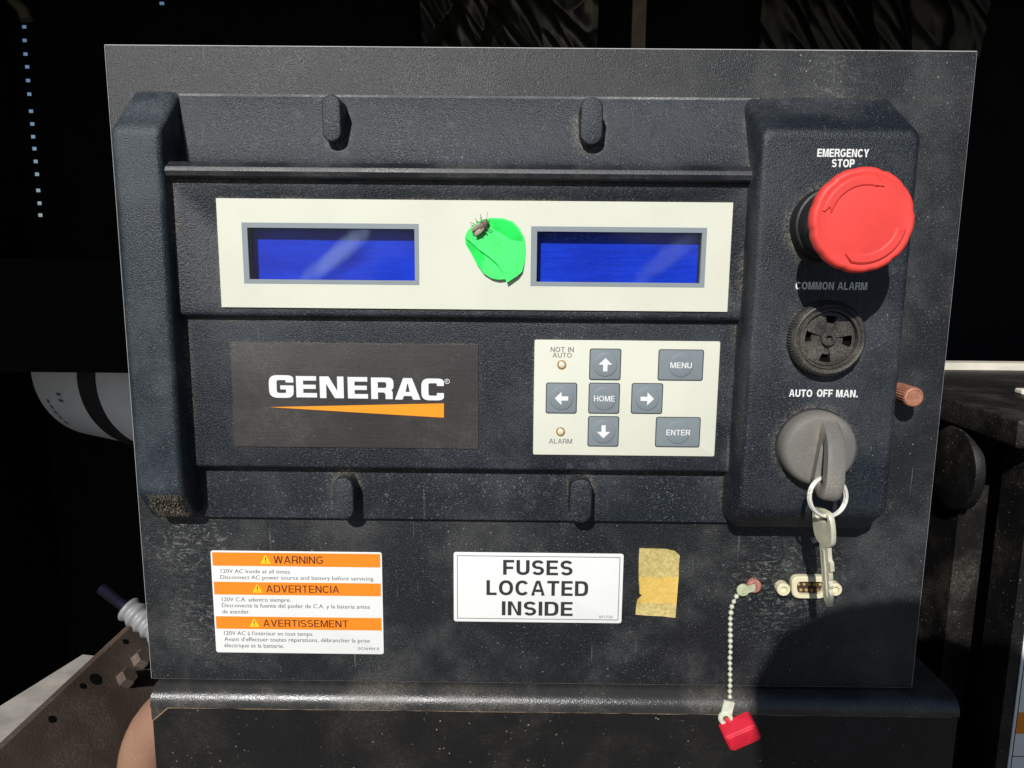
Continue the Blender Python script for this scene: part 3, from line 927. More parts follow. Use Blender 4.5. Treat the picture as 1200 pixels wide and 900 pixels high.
for k, (r_, h_) in enumerate(zip(rr, hh)):
    for i in range(NA):
        a = 2 * math.pi * (i * 360 / NA) / 360
        vs.append(P(bx + r_ * math.cos(a), bz + r_ * math.sin(a), h + h_))
for k in range(len(rr) - 1):
    for i in range(NA):
        if k == 3 and ang_open(i): continue
        if k == 2 and ang_open(i): continue
        j = (i + 1) % NA
        fs.append((k * NA + i, k * NA + j, (k + 1) * NA + j, (k + 1) * NA + i))
mb.add(vs, fs)
# sunk sectors leading to the openings
for c in range(4):
    idx = [i for i in range(NA * 2) if ang_open(i % NA) and c * NA / 4 - 9 <= i - (0) < c * NA / 4 + 9]
    for i in range(NA):
        if not ang_open(i): continue
    pass
for i in range(NA):
    if not ang_open(i): continue
    a0 = 2 * math.pi * i / NA; a1 = 2 * math.pi * (i + 1) / NA
    q = lambda r_, a, hh_: P(bx + r_ * math.cos(a), bz + r_ * math.sin(a), h + hh_)
    mb.add([q(.0026, a0, .0034), q(.0066, a0, .0034), q(.0066, a1, .0034), q(.0026, a1, .0034), q(.0066, a0, .0015), q(.0066, a1, .0015)], [(0, 1, 2, 3), (1, 4, 5, 2)])
    for aa, nb in ((a0, (i - 1) % NA), (a1, (i + 1) % NA)):
        if not ang_open(nb):
            mb.add([q(.0026, aa, .0036), q(.0062, aa, .0046), q(.0098, aa, .0046), q(.0098, aa, .0015), q(.0026, aa, .0015)], [(0, 1, 2, 3, 4)])
mb.build('grille', M_buzz, BZE, ang=30)
mb = MB()
mb.lathe(bx, bz, [(.0030, h + .0034), (.0030, h + .0052), (.0026, h + .0056), (.0016, h + .0056), (.0014, h + .0050), (.0014, h + .0040), (.0003, h + .0038)], 32)
mb.build('hub', M_buzz, BZE)

# --- selector switch
kx, kz = U(961, 527, H_RC + .007)
KS = bpy.data.objects.new('selector_switch', None)
KS.location = Vector((kx, -H_RC, kz)) - Vector((0, 0, -HZ)); col.objects.link(KS); KS.parent = CP
KS['label'] = 'round grey selector knob with a pierced fin'
mb = MB()
mb.lathe(kx, kz, [(.0160, h - .0002), (.0162, h + .0030), (.0160, h + .0058), (.0152, h + .0078), (.0142, h + .0086), (.0134, h + .0089), (.009, h + .0090), (.0003, h + .0090)], 72)
mb.build('dial', M_knob, KS, ang=40)
mb = MB()
mb.lathe(kx, kz, [(.0168, h - .0002), (.0168, h + .0008), (.0160, h + .0010)], 60)
mb.build('gasket', M_dark, KS)
# fin: outline in (s, t): s along the knob downwards, t = height above the dial; with a long eye
def fin_loop(pts, n):
    pts = [Vector(p) for p in pts]; m = len(pts)
    L = [0]
    for i in range(m): L.append(L[-1] + (pts[(i + 1) % m] - pts[i]).length)
    out = []
    for k in range(n):
        d = L[-1] * k / n
        i = max(j for j in range(m) if L[j] <= d + 1e-12)
        t = (d - L[i]) / (L[i + 1] - L[i])
        out.append(pts[i].lerp(pts[(i + 1) % m], t))
    return out
outer = fillet([(-.0130, 0), (-.0095, .0070, .005), (-.002, .0128, .008), (.0120, .0170, .004), (.0182, .0150, .004), (.0182, .0080, .004), (.0140, .0)], 6)
inner = fillet([(-.0035, .0040, .001), (-.0030, .0068, .0015), (.0105, .0118, .002), (.0130, .0100, .002), (.0118, .0045, .0015)], 5)
NF = 64
fo = fin_loop(outer, NF); fi = fin_loop(inner, NF)
# align start points
best = min(range(NF), key=lambda s_: sum((fo[i] - fi[(i + s_) % NF]).length for i in range(NF)))
fi = [fi[(i + best) % NF] for i in range(NF)]
tilt = R(-7)
def finp(s_, t_, w):
    x_, z_ = w, -s_
    return P(kx + .0012 + x_ * math.cos(tilt) - z_ * math.sin(tilt), kz + x_ * math.sin(tilt) + z_ * math.cos(tilt), h + .0088 + t_)
mb = MB()
ce = sum(fo, Vector((0, 0))) / NF
cei = sum(fi, Vector((0, 0))) / NF
W_ = .0037
lo = []
for fr, w in ((0.0, -W_), (.05, -W_), (.5, -W_), (1.0, -W_)): pass
def ringl(base, c, sc, w): return [finp(*(c + (p - c) * sc), w) for p in base]
seq = [ringl(fi, cei, 1.0, -W_ * .85), ringl(fi, cei, 1.12, -W_), ringl(fo, ce, .93, -W_), ringl(fo, ce, .98, -W_ * .82), ringl(fo, ce, 1.0, -W_ * .4),
       ringl(fo, ce, 1.0, W_ * .4), ringl(fo, ce, .98, W_ * .82), ringl(fo, ce, .93, W_), ringl(fi, cei, 1.12, W_), ringl(fi, cei, 1.0, W_ * .85), ringl(fi, cei, 1.0, -W_ * .85)]
mb.loops(seq, False, False)
mb.build('fin', M_knob, KS, ang=50)

# --- serial port
sx0, sz1 = U(928, 675.5, .003); sx1, sz0 = U(970, 702, .003)
SP = bpy.data.objects.new('serial_port', None)
SP.location = Vector(((sx0 + sx1) / 2, 0, (sz0 + sz1) / 2)) - Vector((0, 0, -HZ)); col.objects.link(SP); SP.parent = CP
SP['label'] = 'ivory nine-pin port socket with corroded contacts'
def dshape(x0, x1, z0, z1, k, r):
    return fillet([(x0, z1, r), (x1, z1, r), (x1 - k, z0, r), (x0 + k, z0, r)], 6)
o1 = dshape(sx0, sx1, sz0, sz1, .0008, .004)
i1 = dshape(sx0 + .0022, sx1 - .0022, sz0 + .0024, sz1 - .0024, .0010, .0028)
o2 = dshape(sx0 + .0005, sx1 - .0005, sz0 + .0005, sz1 - .0005, .0008, .0037)
mb = MB()
mb.loops([[P(x, z, .0) for x, z in o1], [P(x, z, .0028) for x, z in o1], [P(x, z, .0034) for x, z in o2], [P(x, z, .0034) for x, z in i1], [P(x, z, .0012) for x, z in i1]], True, False)
mb.build('shell', M_ivory, SP)
mb = MB(); mb.prism(i1, .0002, .0014); mb.build('insert', plain('dark_port_insert', (.05, .028, .015), .7, var=.5, scale=700), SP)
for row, n_, zf in ((0, 5, .62), (1, 4, .36)):
    for i in range(n_):
        x = sx0 + .0038 + (sx1 - sx0 - .0076) * ((i + (.5 if row else 0)) / 4)
        z = sz0 + (sz1 - sz0) * zf
        me_ = MB(); me_.lathe(x, z, [(.0007, .0012), (.00075, .0024), (.0004, .0026)], 10)
        me_.build('contact', plain('ochre_contact', (.42, .27, .10), .6, var=.3, scale=900) if (row == 0 and i == 0) else bpy.data.materials['ochre_contact'], SP)
for px_, py_ in ((917.5, 690), (978, 690)):
    cx, cz = U(px_, py_, .003)
    mb = MB()
    mb.lathe(cx, cz, [(.0032, 0), (.0033, .0040), (.0028, .0047), (.0017, .0047), (.0015, .0030), (.0004, .0028)], 12)
    mb.build('standoff', M_ivory, SP, ang=25)

# --- thumb screw at the right edge
tx, tz = U(1060, 462, .006)
mb = MB()
mb.lathe(tx, tz, [(.0043, .0), (.0046, .0005), (.0046, .0135), (.0042, .0142), (.0036, .0144), (.0035, .0140), (.0004, .0140)], 72, mod=lambda a, i: 1 if i % 3 else .94)
mb.build('thumb_screw', M_copper, CP, ang=25, label='copper coloured knurled thumb screw')
# rubber-tailed screw that anchors the cap chain
ax_, az_ = U(884.5, 688, .003)
mb = MB()
mb.lathe(ax_, az_, [(.0034, 0), (.0036, .0012), (.0034, .0026), (.0026, .0034), (.0013, .0033), (.0011, .0022), (.0003, .0022)], 14)
mb.build('anchor_screw', M_pink, CP, ang=25)

# ================================================================== LABELS AND STICKERS ON THE PLATE
def sticker(name, q, mat, label, r=.0012, th=.00035):
    x0, x1, z0, z1 = rect(q, 0)
    t = thing(name, ((x0 + x1) / 2, 0, z0), label, 'label')
    mb = MB(); mb.slab(x0, x1, z0, z1, .00004, th, r=r, b=.0001)
    mb.build('backing', mat, t)
    return t, (x0, x1, z0, z1)
WL, w = sticker('warning_label', [(246.5, 645), (448, 647), (449.5, 766.5), (254, 764)], M_whitelab, 'white warning label with three orange bands in three languages')
zw = lambda x, y: (235 + x / 5.217, 635 + y / 5.217)
HW = .00035
def pxbox(zf, x0, y0, x1, y1, h):
    a, b = U(*zf(x0, y1), h); c, d = U(*zf(x1, y0), h)
    return a, c, b, d
frame_r = (w[0] + .0008, w[1] - .0008, w[2] + .0008, w[3] - .0008)
for (ty, by, s_, tx0, tx1, tri) in ((66, 148, 'WARNING', 445, 748, 396), (246, 324, 'ADVERTENCIA', 400, 846, 346), (457, 533, 'AVERTISSEMENT', 382, 902, 327)):
    zt = U(*zw(600, ty + 3), HW)[1]; zb = U(*zw(600, by + 3), HW)[1]
    mb = MB(); mb.box(frame_r[0], frame_r[1], zb, zt, HW - .0001, HW + .00006); mb.build('orange_band', M_orange, WL)
    hh = (zt - zb)
    zc_ = (zt + zb) / 2
    xa = U(*zw(tx0, ty), HW)[0]; xb = U(*zw(tx1, ty), HW)[0]
    me = caps_mesh(s_, xa, xb, zc_ - hh * .28, zc_ + hh * .28, HW + .00012, .13, .13); me.materials.append(M_redpr); link('lettering', orient(me), WL)
    tcx = U(*zw(tri, ty), HW)[0]
    s2 = hh * .40
    flat(fillet([(tcx - s2 * .95, zc_ - s2 * .8, .0003), (tcx + s2 * .95, zc_ - s2 * .8, .0003), (tcx, zc_ + s2 * .95, .0003)], 3), HW + .00010, 'hazard_triangle', M_yellow, WL)
    me = text_mesh('!', tcx - s2 * .09, tcx + s2 * .09, zc_ - s2 * .55, zc_ + s2 * .45, HW + .00016, .01); me.materials.append(M_blackpr); link('exclamation_mark', orient(me), WL)
for s_, x0, x1, yb in (('120V AC Inside at all times.', 124, 553, 192), ('Disconnect AC power source and battery before servicing.', 122, 1063, 232),
                       ('120V C.A. adentro siempre.', 131, 551, 365), ('Desconecte la fuente del poder de C.A. y la bateria antes', 131, 1035, 404), ('de atender.', 133, 302, 438),
                       ("120V AC à l'intérieur en tout temps.", 144, 690, 572), ("Avant d'effectuer toutes réparations, débrancher la prise", 146, 1035, 611), ('électrique et la batterie.', 146, 510, 646)):
    a, b = zw(x0, yb); c, d = zw(x1, yb - 24)
    text(s_, (a, c, b, d), HW + .00008, M_greyfine, WL, 0.0)
a, b = zw(962, 661); c, d = zw(1092, 645)
text('0G36404 B', (a, c, b, d), HW + .00008, M_greypr, WL)
def border(x0, x1, z0, z1, t, h, mat, par):
    mb = MB(); sheet_with_holes(mb, (x0, x1, z0, z1), [(x0 + t, x1 - t, z0 + t, z1 - t)], h - .0001, h + .00006)
    return mb.build('border_line', mat, par)

FL, w = sticker('fuse_label', [(530.5, 647), (730, 648.5), (729, 731.5), (533, 726.5)], M_whitelab, 'white label with bold black text about fuses located inside')
border(w[0] + .0016, w[1] - .0016, w[2] + .0016, w[3] - .0016, .00035, HW, M_greypr, FL)
for s_, x0, x1, yb, yc in (('FUSES', 589.5, 671, 674, 656.5), ('LOCATED', 570, 689, 698, 680.5), ('INSIDE', 588, 671, 721.5, 705)):
    caps(s_, (x0, x1, yb, yc), HW + .00008, M_blackpr, FL, .19, .12)
text('0F1730', (702, 718, 724.5, 721.5), HW + .00008, M_greypr, FL)

# masking tape: slightly wavy torn patch with a tear on its left edge
zt_ = lambda x, y: (685 + x / 9.472, 640 + y / 9.472)
ol = [(608, 20), (760, 24), (900, 28), (1000, 50), (1052, 95), (1046, 200), (1040, 330), (1030, 480), (1020, 620), (1003, 785), (860, 775), (700, 762), (565, 752), (572, 660), (585, 590), (640, 540), (608, 520), (606, 440), (600, 380), (598, 240), (602, 120)]
pl = [U(*zt_(x, y), 0) for x, y in ol]
ccx = sum(p[0] for p in pl) / len(pl); ccz = sum(p[1] for p in pl) / len(pl)
mb = MB()
lift = [.0003 + .0009 * (abs(math.sin(i * 1.9)) ** 2) for i in range(len(pl))]
mb.loops([[P(x, z, .00005) for x, z in pl], [P(x, z, l_) for (x, z), l_ in zip(pl, lift)], [P(ccx + (x - ccx) * .9, ccz + (z - ccz) * .9, .00035 + .0002 * math.sin(i)) for i, (x, z) in enumerate(pl)], [P(ccx + (x - ccx) * .4, ccz + (z - ccz) * .4, .00035) for x, z in pl]])
mb.build('tape_patch', M_tape, None, ang=40, label='yellowed torn masking tape patch next to the fuse label', category='tape')

# green round sticker, its lower left side folded over
GS = None
zg = lambda x, y: (535 + x / 9, 245 + y / 9)
HG = HB
fold = [(88, 300), (150, 345), (240, 430), (340, 500), (430, 580), (490, 670), (530, 775)]
topside = [(640, 705), (690, 660), (720, 560), (730, 420), (715, 300), (660, 200), (590, 130), (490, 98), (380, 92), (270, 110), (170, 170), (110, 240)]
under = [(88, 300), (95, 370), (150, 460), (215, 580), (290, 680), (370, 728), (440, 742), (510, 738), (530, 700), (490, 655), (430, 565), (340, 485), (240, 415), (150, 330)]
gx, gz = U(*zg(400, 400), HG)
GS = thing('round_sticker', (gx, -HG, gz - .012), 'bright green round sticker with a folded edge between the two screens', 'sticker')
up = [U(*zg(*p), HG) for p in under]
ucx = sum(p[0] for p in up) / len(up); ucz = sum(p[1] for p in up) / len(up)
def bulge(poly, h0, edge, mid, name, mat, mat2):
    cx = sum(p[0] for p in poly) / len(poly); cz = sum(p[1] for p in poly) / len(poly)
    mb = MB(); mb.mi = 0
    A = [P(x, z, h0 + e - .00012) for (x, z), e in zip(poly, edge)]
    B = [P(x, z, h0 + e) for (x, z), e in zip(poly, edge)]
    mb.mi = 1
    mb.loops([A, B], True, False)
    Cc = [P(cx + (x - cx) * .93, cz + (z - cz) * .93, h0 + e * .8 + mid * .2) for (x, z), e in zip(poly, edge)]
    mb.loops([B, Cc], False, False)
    mb.mi = 0
    D = [P(cx + (x - cx) * .55, cz + (z - cz) * .55, h0 + e * .3 + mid * .7) for (x, z), e in zip(poly, edge)]
    mb.loops([Cc, D], False, True)
    mb.build(name, [mat, mat2], GS, ang=60)
bulge(up, HG, [.0004 + .0018 * (1 - abs(i - 6) / 8) if 2 < i < 11 else .0005 for i in range(len(up))], .0008, 'folded_flap', M_sticker, M_stickback)
mp_ = [U(*zg(*p), HG) for p in fold + topside]
eg = [.0012 + .0016 * i / 6 for i in range(7)] + [.0024, .0016] + [.0004] * (len(topside) - 2)
bulge(mp_, HG, eg, .0009, 'face', M_sticker, M_stickback)

# fly sitting on the sticker
fx, fz = U(*zg(262, 185), HG + .002)
fl = thing('fly', (fx, -HG - .001, fz), 'small grey fly sitting on the green sticker', 'insect')
Mf = Matrix.Translation(P(fx, fz, HG + .0023)) @ Matrix.Rotation(R(-38), 4, 'Y')
mb = MB(); mb.ball((0, 0, 0), .0022, 14, 10, (1.25, .8, .85)); mb.ball((.0026, 0, .0002), .0013, 12, 8, (1, .9, 1)); mb.ball((-.0026, 0, -.0001), .0017, 12, 8, (1.2, .75, .9))
for i, v in enumerate(mb.v): mb.v[i] = tuple(Vector(v) + Vector((random.uniform(-1, 1), random.uniform(-1, 1), random.uniform(-1, 1))) * .00016)
mb.xform(Mf).build('body', M_fly, fl)
for sg in (-1, 1):
    for k in (-1, 0, 1):
        mb = MB(); mb.tube([(k * .0011, 0, sg * .0012), (k * .0019, -.0004, sg * .0030), (k * .0028, .0010, sg * .0044)], .00013, 6)
        mb.xform(Mf).build('leg', M_fly, fl)
    mb = MB(); mb.ball((-.0020, -.0014, sg * .0012), .0022, 10, 6, (1.2, .06, .42)); mb.xform(Mf).build('wing', M_wing, fl)
mb = MB(); mb.tube([(.0030, -.0003, .0006), (.0046, -.0012, .0018), (.0058, -.0014, .0030)], .0001, 6); mb.xform(Mf).build('antenna', M_wing, fl)

# ================================================================== KEY RING, KEY, CAP ON ITS CHAIN
# ring hangs in the eye of the fin
RH_ = .0415
rx, rz = U(970.5, 582, RH_)
rr_ = (U(997, 582, RH_)[0] - U(944, 582, RH_)[0]) / 2 - .0008
KR = MB()
for turn, off in ((0, -.0005), (1, .0005)):
    path = []
    for i in range(72):
        a = 2 * math.pi * i / 72
        v = Vector((rr_ * math.cos(a), off + .0004 * math.sin(a / 2), rr_ * .96 * math.sin(a)))
        v = Euler((R(-10), 0, R(14))).to_matrix() @ v
        path.append((rx + v.x, -RH_ + v.y, rz + v.z))
    KR.tube(path, .00072, 8, closed=True)
KR.build('key_ring', M_ring, None, label='pale steel split ring hanging from the grey selector knob', category='key ring')
# key
kh = .0405
kxp, kzt = U(963, 597, kh)
kzb = U(978, 712, kh + .001)[1]
KE = thing('key', (kxp + .003, -kh, kzb), 'worn pale metal key hanging from the split ring', 'key')
L_ = kzt - kzb
Mk = Matrix.Translation((kxp + .0005, -kh, kzt)) @ Matrix.Rotation(R(-8), 4, 'Y') @ Matrix.Rotation(R(-80), 4, 'Z')
bow = fillet([(-.0062, 0, .003), (.0062, 0, .003), (.0072, -.006, .003), (.0066, -.0135, .003), (.0030, -.0160, .002), (-.0030, -.0160, .002), (-.0066, -.0135, .003), (-.0072, -.006, .003)], 5)
eye = fillet([(-.0045, -.0014, .001), (.0045, -.0014, .001), (.0045, -.0050, .001), (-.0045, -.0050, .001)], 5)
fo = fin_loop(bow, 48); fi = fin_loop(eye, 48)
best = min(range(48), key=lambda s_: sum((fo[i] - fi[(i + s_) % 48]).length for i in range(48)))
fi = [fi[(i + best) % 48] for i in range(48)]
T = .0011
mb = MB()
mb.loops([[(p.x, -T, p.y) for p in fi], [(p.x * .97, -T, p.y) for p in fo], [(p.x, -T * .7, p.y) for p in fo], [(p.x, T * .7, p.y) for p in fo], [(p.x * .97, T, p.y) for p in fo], [(p.x, T, p.y) for p in fi], [(p.x, -T, p.y) for p in fi]], False, False)
mb.xform(Mk).build('bow', M_steel, KE)
mb = MB()
bl = [(-.0030, -.0156), (.0030, -.0156), (.0030, -.0215), (.0042, -.0222), (.0042, -.0262), (.0026, -.0266), (.0028, -.030), (.0020, -.0315), (.0028, -.0335), (.0018, -.0355), (.0027, -.0375), (.0010, -L_), (-.0010, -L_), (-.0030, -L_ + .003)]
mb.loops([[(x, -.0009, z) for x, z in bl], [(x, .0009, z) for x, z in bl]])
mb.box(-.0008, .0004, -L_ + .004, -.018, .0009, .0012)
mb.xform(Mk).build('blade', M_steel, KE)

# cap on bead chain
CH = .0032
CC = thing('chained_port_cap', (U(866, 875, .012)[0], -.008, U(866, 875, .012)[1]), 'red rubber port cap hanging on a pale bead chain', 'port cap')
tx0_, tz0_ = U(871, 692, CH)
mb = MB()
mb.lathe(tx0_, tz0_, [(.0030, .0022), (.0031, .0030), (.0028, .0034), (.0003, .0034)], 18)
d_ = Vector((ax_ - tx0_, az_ - tz0_))
mb.prism([(tx0_, tz0_ - .0018), (ax_, az_ - .0018), (ax_, az_ + .0018), (tx0_, tz0_ + .0018)], .0030, .0036)
mb.build('fixing_tab', M_green_tab, CC)
cp = [(863, 699), (860, 705), (857.5, 711), (856.3, 718), (856, 725)]
yy = 731.5
while yy < 818: cp.append((855.8 - (yy - 725) * .004, yy)); yy += 6.55
bm_ = MB(); bm_.ball((0, 0, 0), .00128, 10, 7); bead_me = bm_.mesh('bead', M_bead)
pts3 = []
for i, (x, y) in enumerate(cp):
    hh_ = CH if y < 770 else CH + (.0095 - CH) * min(1, (y - 770) / 38)
    X_, Z_ = U(x, y, hh_); pts3.append((X_, -hh_, Z_))
    b = link('bead', bead_me, CC); b.location = (X_ + random.uniform(-.00012, .00012), -hh_, Z_); b.scale = (random.uniform(.88, 1.06),) * 3
mb = MB(); mb.tube(pts3, .00035, 6); mb.build('link_wire', M_bead, CC)
HC = .0105
e0 = U(854.5, 822, HC); e1 = U(850, 841, HC)
mb = MB()
dv = (Vector(e1) - Vector(e0)).normalized(); nv = Vector((-dv.y, dv.x)) * .0026
mb.prism([tuple(Vector(e0) + nv), tuple(Vector(e0) - nv), tuple(Vector(e1) - nv), tuple(Vector(e1) + nv)], HC - .0007, HC + .0005)
mb.lathe(*e1, [(.0034, HC - .0008), (.0036, HC + .0004), (.0031, HC + .0014), (.0019, HC + .0014), (.0016, HC + .0006), (.0002, HC + .0005)], 24)
mb.build('eyelet_tab', plain('pale_green_nylon_tab', (.60, .63, .50), .5, var=.12, scale=300), CC)
mb = MB(); mb.lathe(*e1, [(.0014, HC + .0005), (.0013, HC + .0011), (.0002, HC + .0011)], 16); mb.build('rivet', M_rust, CC)
ccx_, ccz_ = U(866.5, 856, .013)
mb = MB()
mb.slab(-.0082, .0082, -.0052, .0052, -.004, .0045, r=.0018, b=.0010)
mb.slab(-.0074, .0074, -.0046, .0046, .0044, .0052, r=.0016, b=.0006)
Mc = Matrix.Translation((ccx_, -.0135, ccz_)) @ Matrix.Rotation(R(-27), 4, 'Y') @ Matrix.Rotation(R(14), 4, 'X')
mb.xform(Mc).build('rubber_cap', M_redcap, CC)
mb = MB(); mb.tube([P(*e1, HC), (ccx_ - .004, -.0120, ccz_ + .003)], .0012, 8); mb.build('strap_stub', M_redcap, CC)

# ================================================================== LOWER CABINET
LBX0 = U(180, 812, .004)[0]; LBX1 = U(1121, 815, .004)[0]
LZ = -HZ - .0012
LC = thing('lower_cabinet', ((LBX0 + LBX1) / 2, .05, FLOOR), 'black metal cabinet with dusty rounded top edge under the control panel', 'cabinet')
RR = .0082
prof = [(-.16, LZ), (-.004, LZ)]
for i in range(1, 11):
    a = R(90 * i / 10); prof.append((RR * math.sin(a), LZ - RR * (1 - math.cos(a))))
prof += [(RR, LZ - RR - .0006), (-.16, LZ - RR - .0006)]
mb = MB(); mb.loops([[P(x, z, hh_) for hh_, z in prof] for x in (LBX0, LBX1)])
mb.build('rounded_top_edge', M_rail, LC, ang=24)
mb = MB(); mb.box(LBX0 + .0004, LBX1 - .0004, FLOOR, LZ - RR - .0006, -.16, RR - .0008); mb.build('front_panel', M_cabinet, LC)
zz = LZ - RR - .0009
path = [P(LBX0 + .0008, zz - .0070, RR - .0007), P(LBX0 + .0085, zz, RR - .0007)] + [P(LBX0 + .0085 + (LBX1 - LBX0 - .012) * i / 60, zz + random.uniform(-.00012, .00012), RR - .0008) for i in range(1, 61)]
mb = MB(); mb.tube(path, [.00045 * random.uniform(.5, 1.2) for _ in path], 6); mb.build('dust_line', M_tandust, LC)
mb = MB(); mb.loops([[P(x, z, hh_) for x, z in ((LBX0 + .0003, zz), (LBX0 + .0080, zz), (LBX0 + .0003, zz - .0066))] for hh_ in (RR - .001, RR - .0001)]); mb.build('corner_gusset', M_rail, LC)

# ================================================================== HOUSING TO THE RIGHT
SH = thing('side_housing', (.32, .1, FLOOR), 'dusty black machine housing with a flat top right of the panel', 'housing')
mb = MB()
def ybox(mb, x0, x1, y0, y1, z0, z1): mb.box(x0, x1, z0, z1, -y1, -y0)
mb = MB(); mb.loft([(.233, .60, -.029, -.0152, .0015, -.20), (.233, .60, -.029, -.0152, .0015, -.0095), (.2345, .60, -.0275, -.0165, .0012, -.008)], 4)
mb.build('top_slab', M_side, SH)
mb = MB(); ybox(mb, .238, .60, .056, .20, FLOOR, -.0292); mb.build('side_wall', M_side, SH)
mb = MB(); ybox(mb, .254, .60, .040, .0558, FLOOR, -.0292); mb.build('recessed_gap', M_gap, SH)
fxE = U(1180, 790, -.018)[0]
mb = MB(); ybox(mb, fxE, .60, .018, .0398, FLOOR, -.0292); mb.build('front_panel', M_side, SH)
# white trim along the back edge of the top
p0 = UZ(1100, 427, -.0150); 
mb = MB(); ybox(mb, .20, .60, .186, .198, -.0151, -.0100); mb.build('white_trim', M_strip, SH)
c0 = UX(1125, 548, .238)
ins = []
for i in range(40):
    a = 2 * math.pi * i / 40
    ins.append((c0.y + .0225 * math.cos(a), c0.z + .0235 * math.sin(a)))
mb = MB()
lv = []
for d_, k in ((0, 1), (.0035, 1), (.0048, .975), (.0052, .93)):
    lv.append([(.2381 - d_, c0.y + (y - c0.y) * k, c0.z + (z - c0.z) * k) for y, z in ins])
mb.loops(lv, False, True); mb.build('round_plug', M_side, SH, ang=40)
# pale bit of hardware on the slab
q = UZ(1197, 462, -.0152)
mb = MB(); mb.slab(q.x - .002, q.x + .02, -.0151, -.0120, -q.y - .003, -q.y + .003, r=.001, b=.0006); mb.build('white_clip', M_strip, SH)
# label on its front panel
lx_ = U(1189, 828, -.018)[0]
zt = lambda py: U(1192, py, -.018)[1]
SL = thing('striped_label', (lx_ + .03, .018, zt(960)), 'pale label with an orange stripe on the side housing', 'label')
mb = MB(); mb.slab(lx_, lx_ + .06, zt(960), zt(700), -.0179, -.0174, r=.001, b=.0001); mb.build('backing', M_whitelab, SL)
mb = MB(); mb.box(lx_ + .0016, lx_ + .058, zt(859), zt(834), -.0176, -.01735); mb.build('orange_stripe', M_orange, SL)
border(lx_ + .0014, lx_ + .0584, zt(955), zt(705), .0004, -.0173, M_blackpr, SL)
mb = MB(); mb.box(lx_ + .0018, lx_ + .058, zt(886), zt(885), -.0176, -.01735); mb.build('rule_line', M_blackpr, SL)

# ================================================================== BEHIND AND LEFT
# canister with a knurled band, its upper half behind a black cross bar
fy = .20
ftx0, fcz, fr = -.310, -.0178, .054
OF = thing('oil_filter', (ftx0 + .05, fy + .02, fcz - fr), 'white canister with a black knurled band, half hidden left of the panel', 'canister')
TILT = Matrix.Translation((ftx0, fy, fcz)) @ Matrix.Rotation(R(-30), 4, 'Z')
def canpart(name, segs, mat):
    mb = MB()
    n = 64
    mb.loops([[(x, r_ * math.cos(2 * math.pi * i / n), r_ * math.sin(2 * math.pi * i / n)) for i in range(n)] for x, r_ in segs])
    return mb.xform(TILT).build(name, mat, OF, ang=30)
canpart('body', [(-.003, fr * .93), (-.0025, fr * .98), (0, fr), (.11, fr)], M_filter)
canpart('knurled_band', [(.056, fr + .0002), (.056, fr + .0010), (.075, fr + .0010), (.075, fr + .0002)], M_mesh)
def canpatch(x0, x1, a0, a1):
    mb = MB(); n = 10
    mb.loops([[(x, (fr + .0004) * math.cos(R(a0 + (a1 - a0) * i / n)), (fr + .0004) * math.sin(R(a0 + (a1 - a0) * i / n))) for i in range(n + 1)] for x in (x0, x1)], False, False, closed=False)
    mb.xform(TILT).build('printed_mark', M_printb, OF)
for a_ in (200, 205, 210, 215, 221): canpatch(.010, .0125, a_, a_ + 3)
for a_ in (193, 198): canpatch(.026, .031, a_, a_ + 2)
zbar = U(90, 436.5, -.05)[1]
mb = MB(); mb.box(ENC_L + .001, -.20, zbar, zbar + .06, -.07, -.05); mb.build('cross_bar', M_gap, None, label='black cross bar in front of the white canister', category='bar')

# frame rail running back beside the cabinet
RX, RZ = -.281, -.2005
FR = thing('frame_rail', (RX, .16, RZ - .12), 'rusty brown frame rail with drilled holes beside the lower cabinet', 'rail')
NS = Vector((.707, 0, .707)); DS = Vector((.707, 0, -.707))      # normal and downward direction of the sloping web
def on_web(px_, py_):
    d = ray(px_, py_); o = Vector((RX, 0, RZ))
    return CAM_LOC + d * ((o - CAM_LOC).dot(NS) / d.dot(NS))
SW = .118
q0 = [Vector((RX, y, RZ)) for y in (.0, BACK - .01)]
mb = MB()
lo_ = []
for y in (.0, BACK - .01):
    o = Vector((RX, y, RZ))
    pr_ = [o, o + DS * SW, o + DS * SW + Vector((0, 0, -.2)), o + DS * SW - NS * .006 + Vector((0, 0, -.2)), o + DS * SW - NS * .006, o - NS * .004 + DS * .003, o + Vector((-.004, 0, -.003)), o + Vector((-.004, 0, 0))]
    lo_.append([tuple(v) for v in pr_])
mb.loops(lo_); RW = mb.build('web', M_beam, FR, ang=20)
def web_disc(p, r_, levels, n, name, mat):
    mb = MB()
    mb.loops([[tuple(p + NS * d_ + (Vector((0, 1, 0)) * math.cos(2 * math.pi * i / n) + DS * math.sin(2 * math.pi * i / n)) * r_ * k) for i in range(n)] for d_, k in levels])
    mb.build(name, mat, FR, ang=20)
for px_, py_, r_ in ((147, 752, .0022), (112, 796, .0042), (97, 804, .0021), (61, 843, .0024)):
    web_disc(on_web(px_, py_), r_, ((-.001, 1), (.0002, 1)), 20, 'drilled_hole', M_gap)
for px_, py_ in ((163, 775), (146, 797)):
    web_disc(on_web(px_, py_), .0065, ((0, 1), (.005, 1), (.006, .85)), 6, 'bolt_head', M_beam)
# sunlit ground patch put into the shape of a concrete wedge beyond the rail
zk_ = RZ - .004
t0 = UZ(-30, 846, zk_); t1 = UZ(97, 767, zk_); t2 = UZ(-30, 900, zk_)
mb = MB()
tri = [(t0.x, t0.y), (t1.x, t1.y), (RX - .0045, t1.y - .002), (RX - .0045, .0), (t0.x, .0)]
mb.loops([[(x, y, zk_ - .06) for x, y in tri], [(x, y, zk_) for x, y in tri]])
mb.build('sunlit_ground_wedge', M_conc, None, label='pale concrete wedge standing for the sunlit ground behind the brown frame rail', category='sunlit_patch')

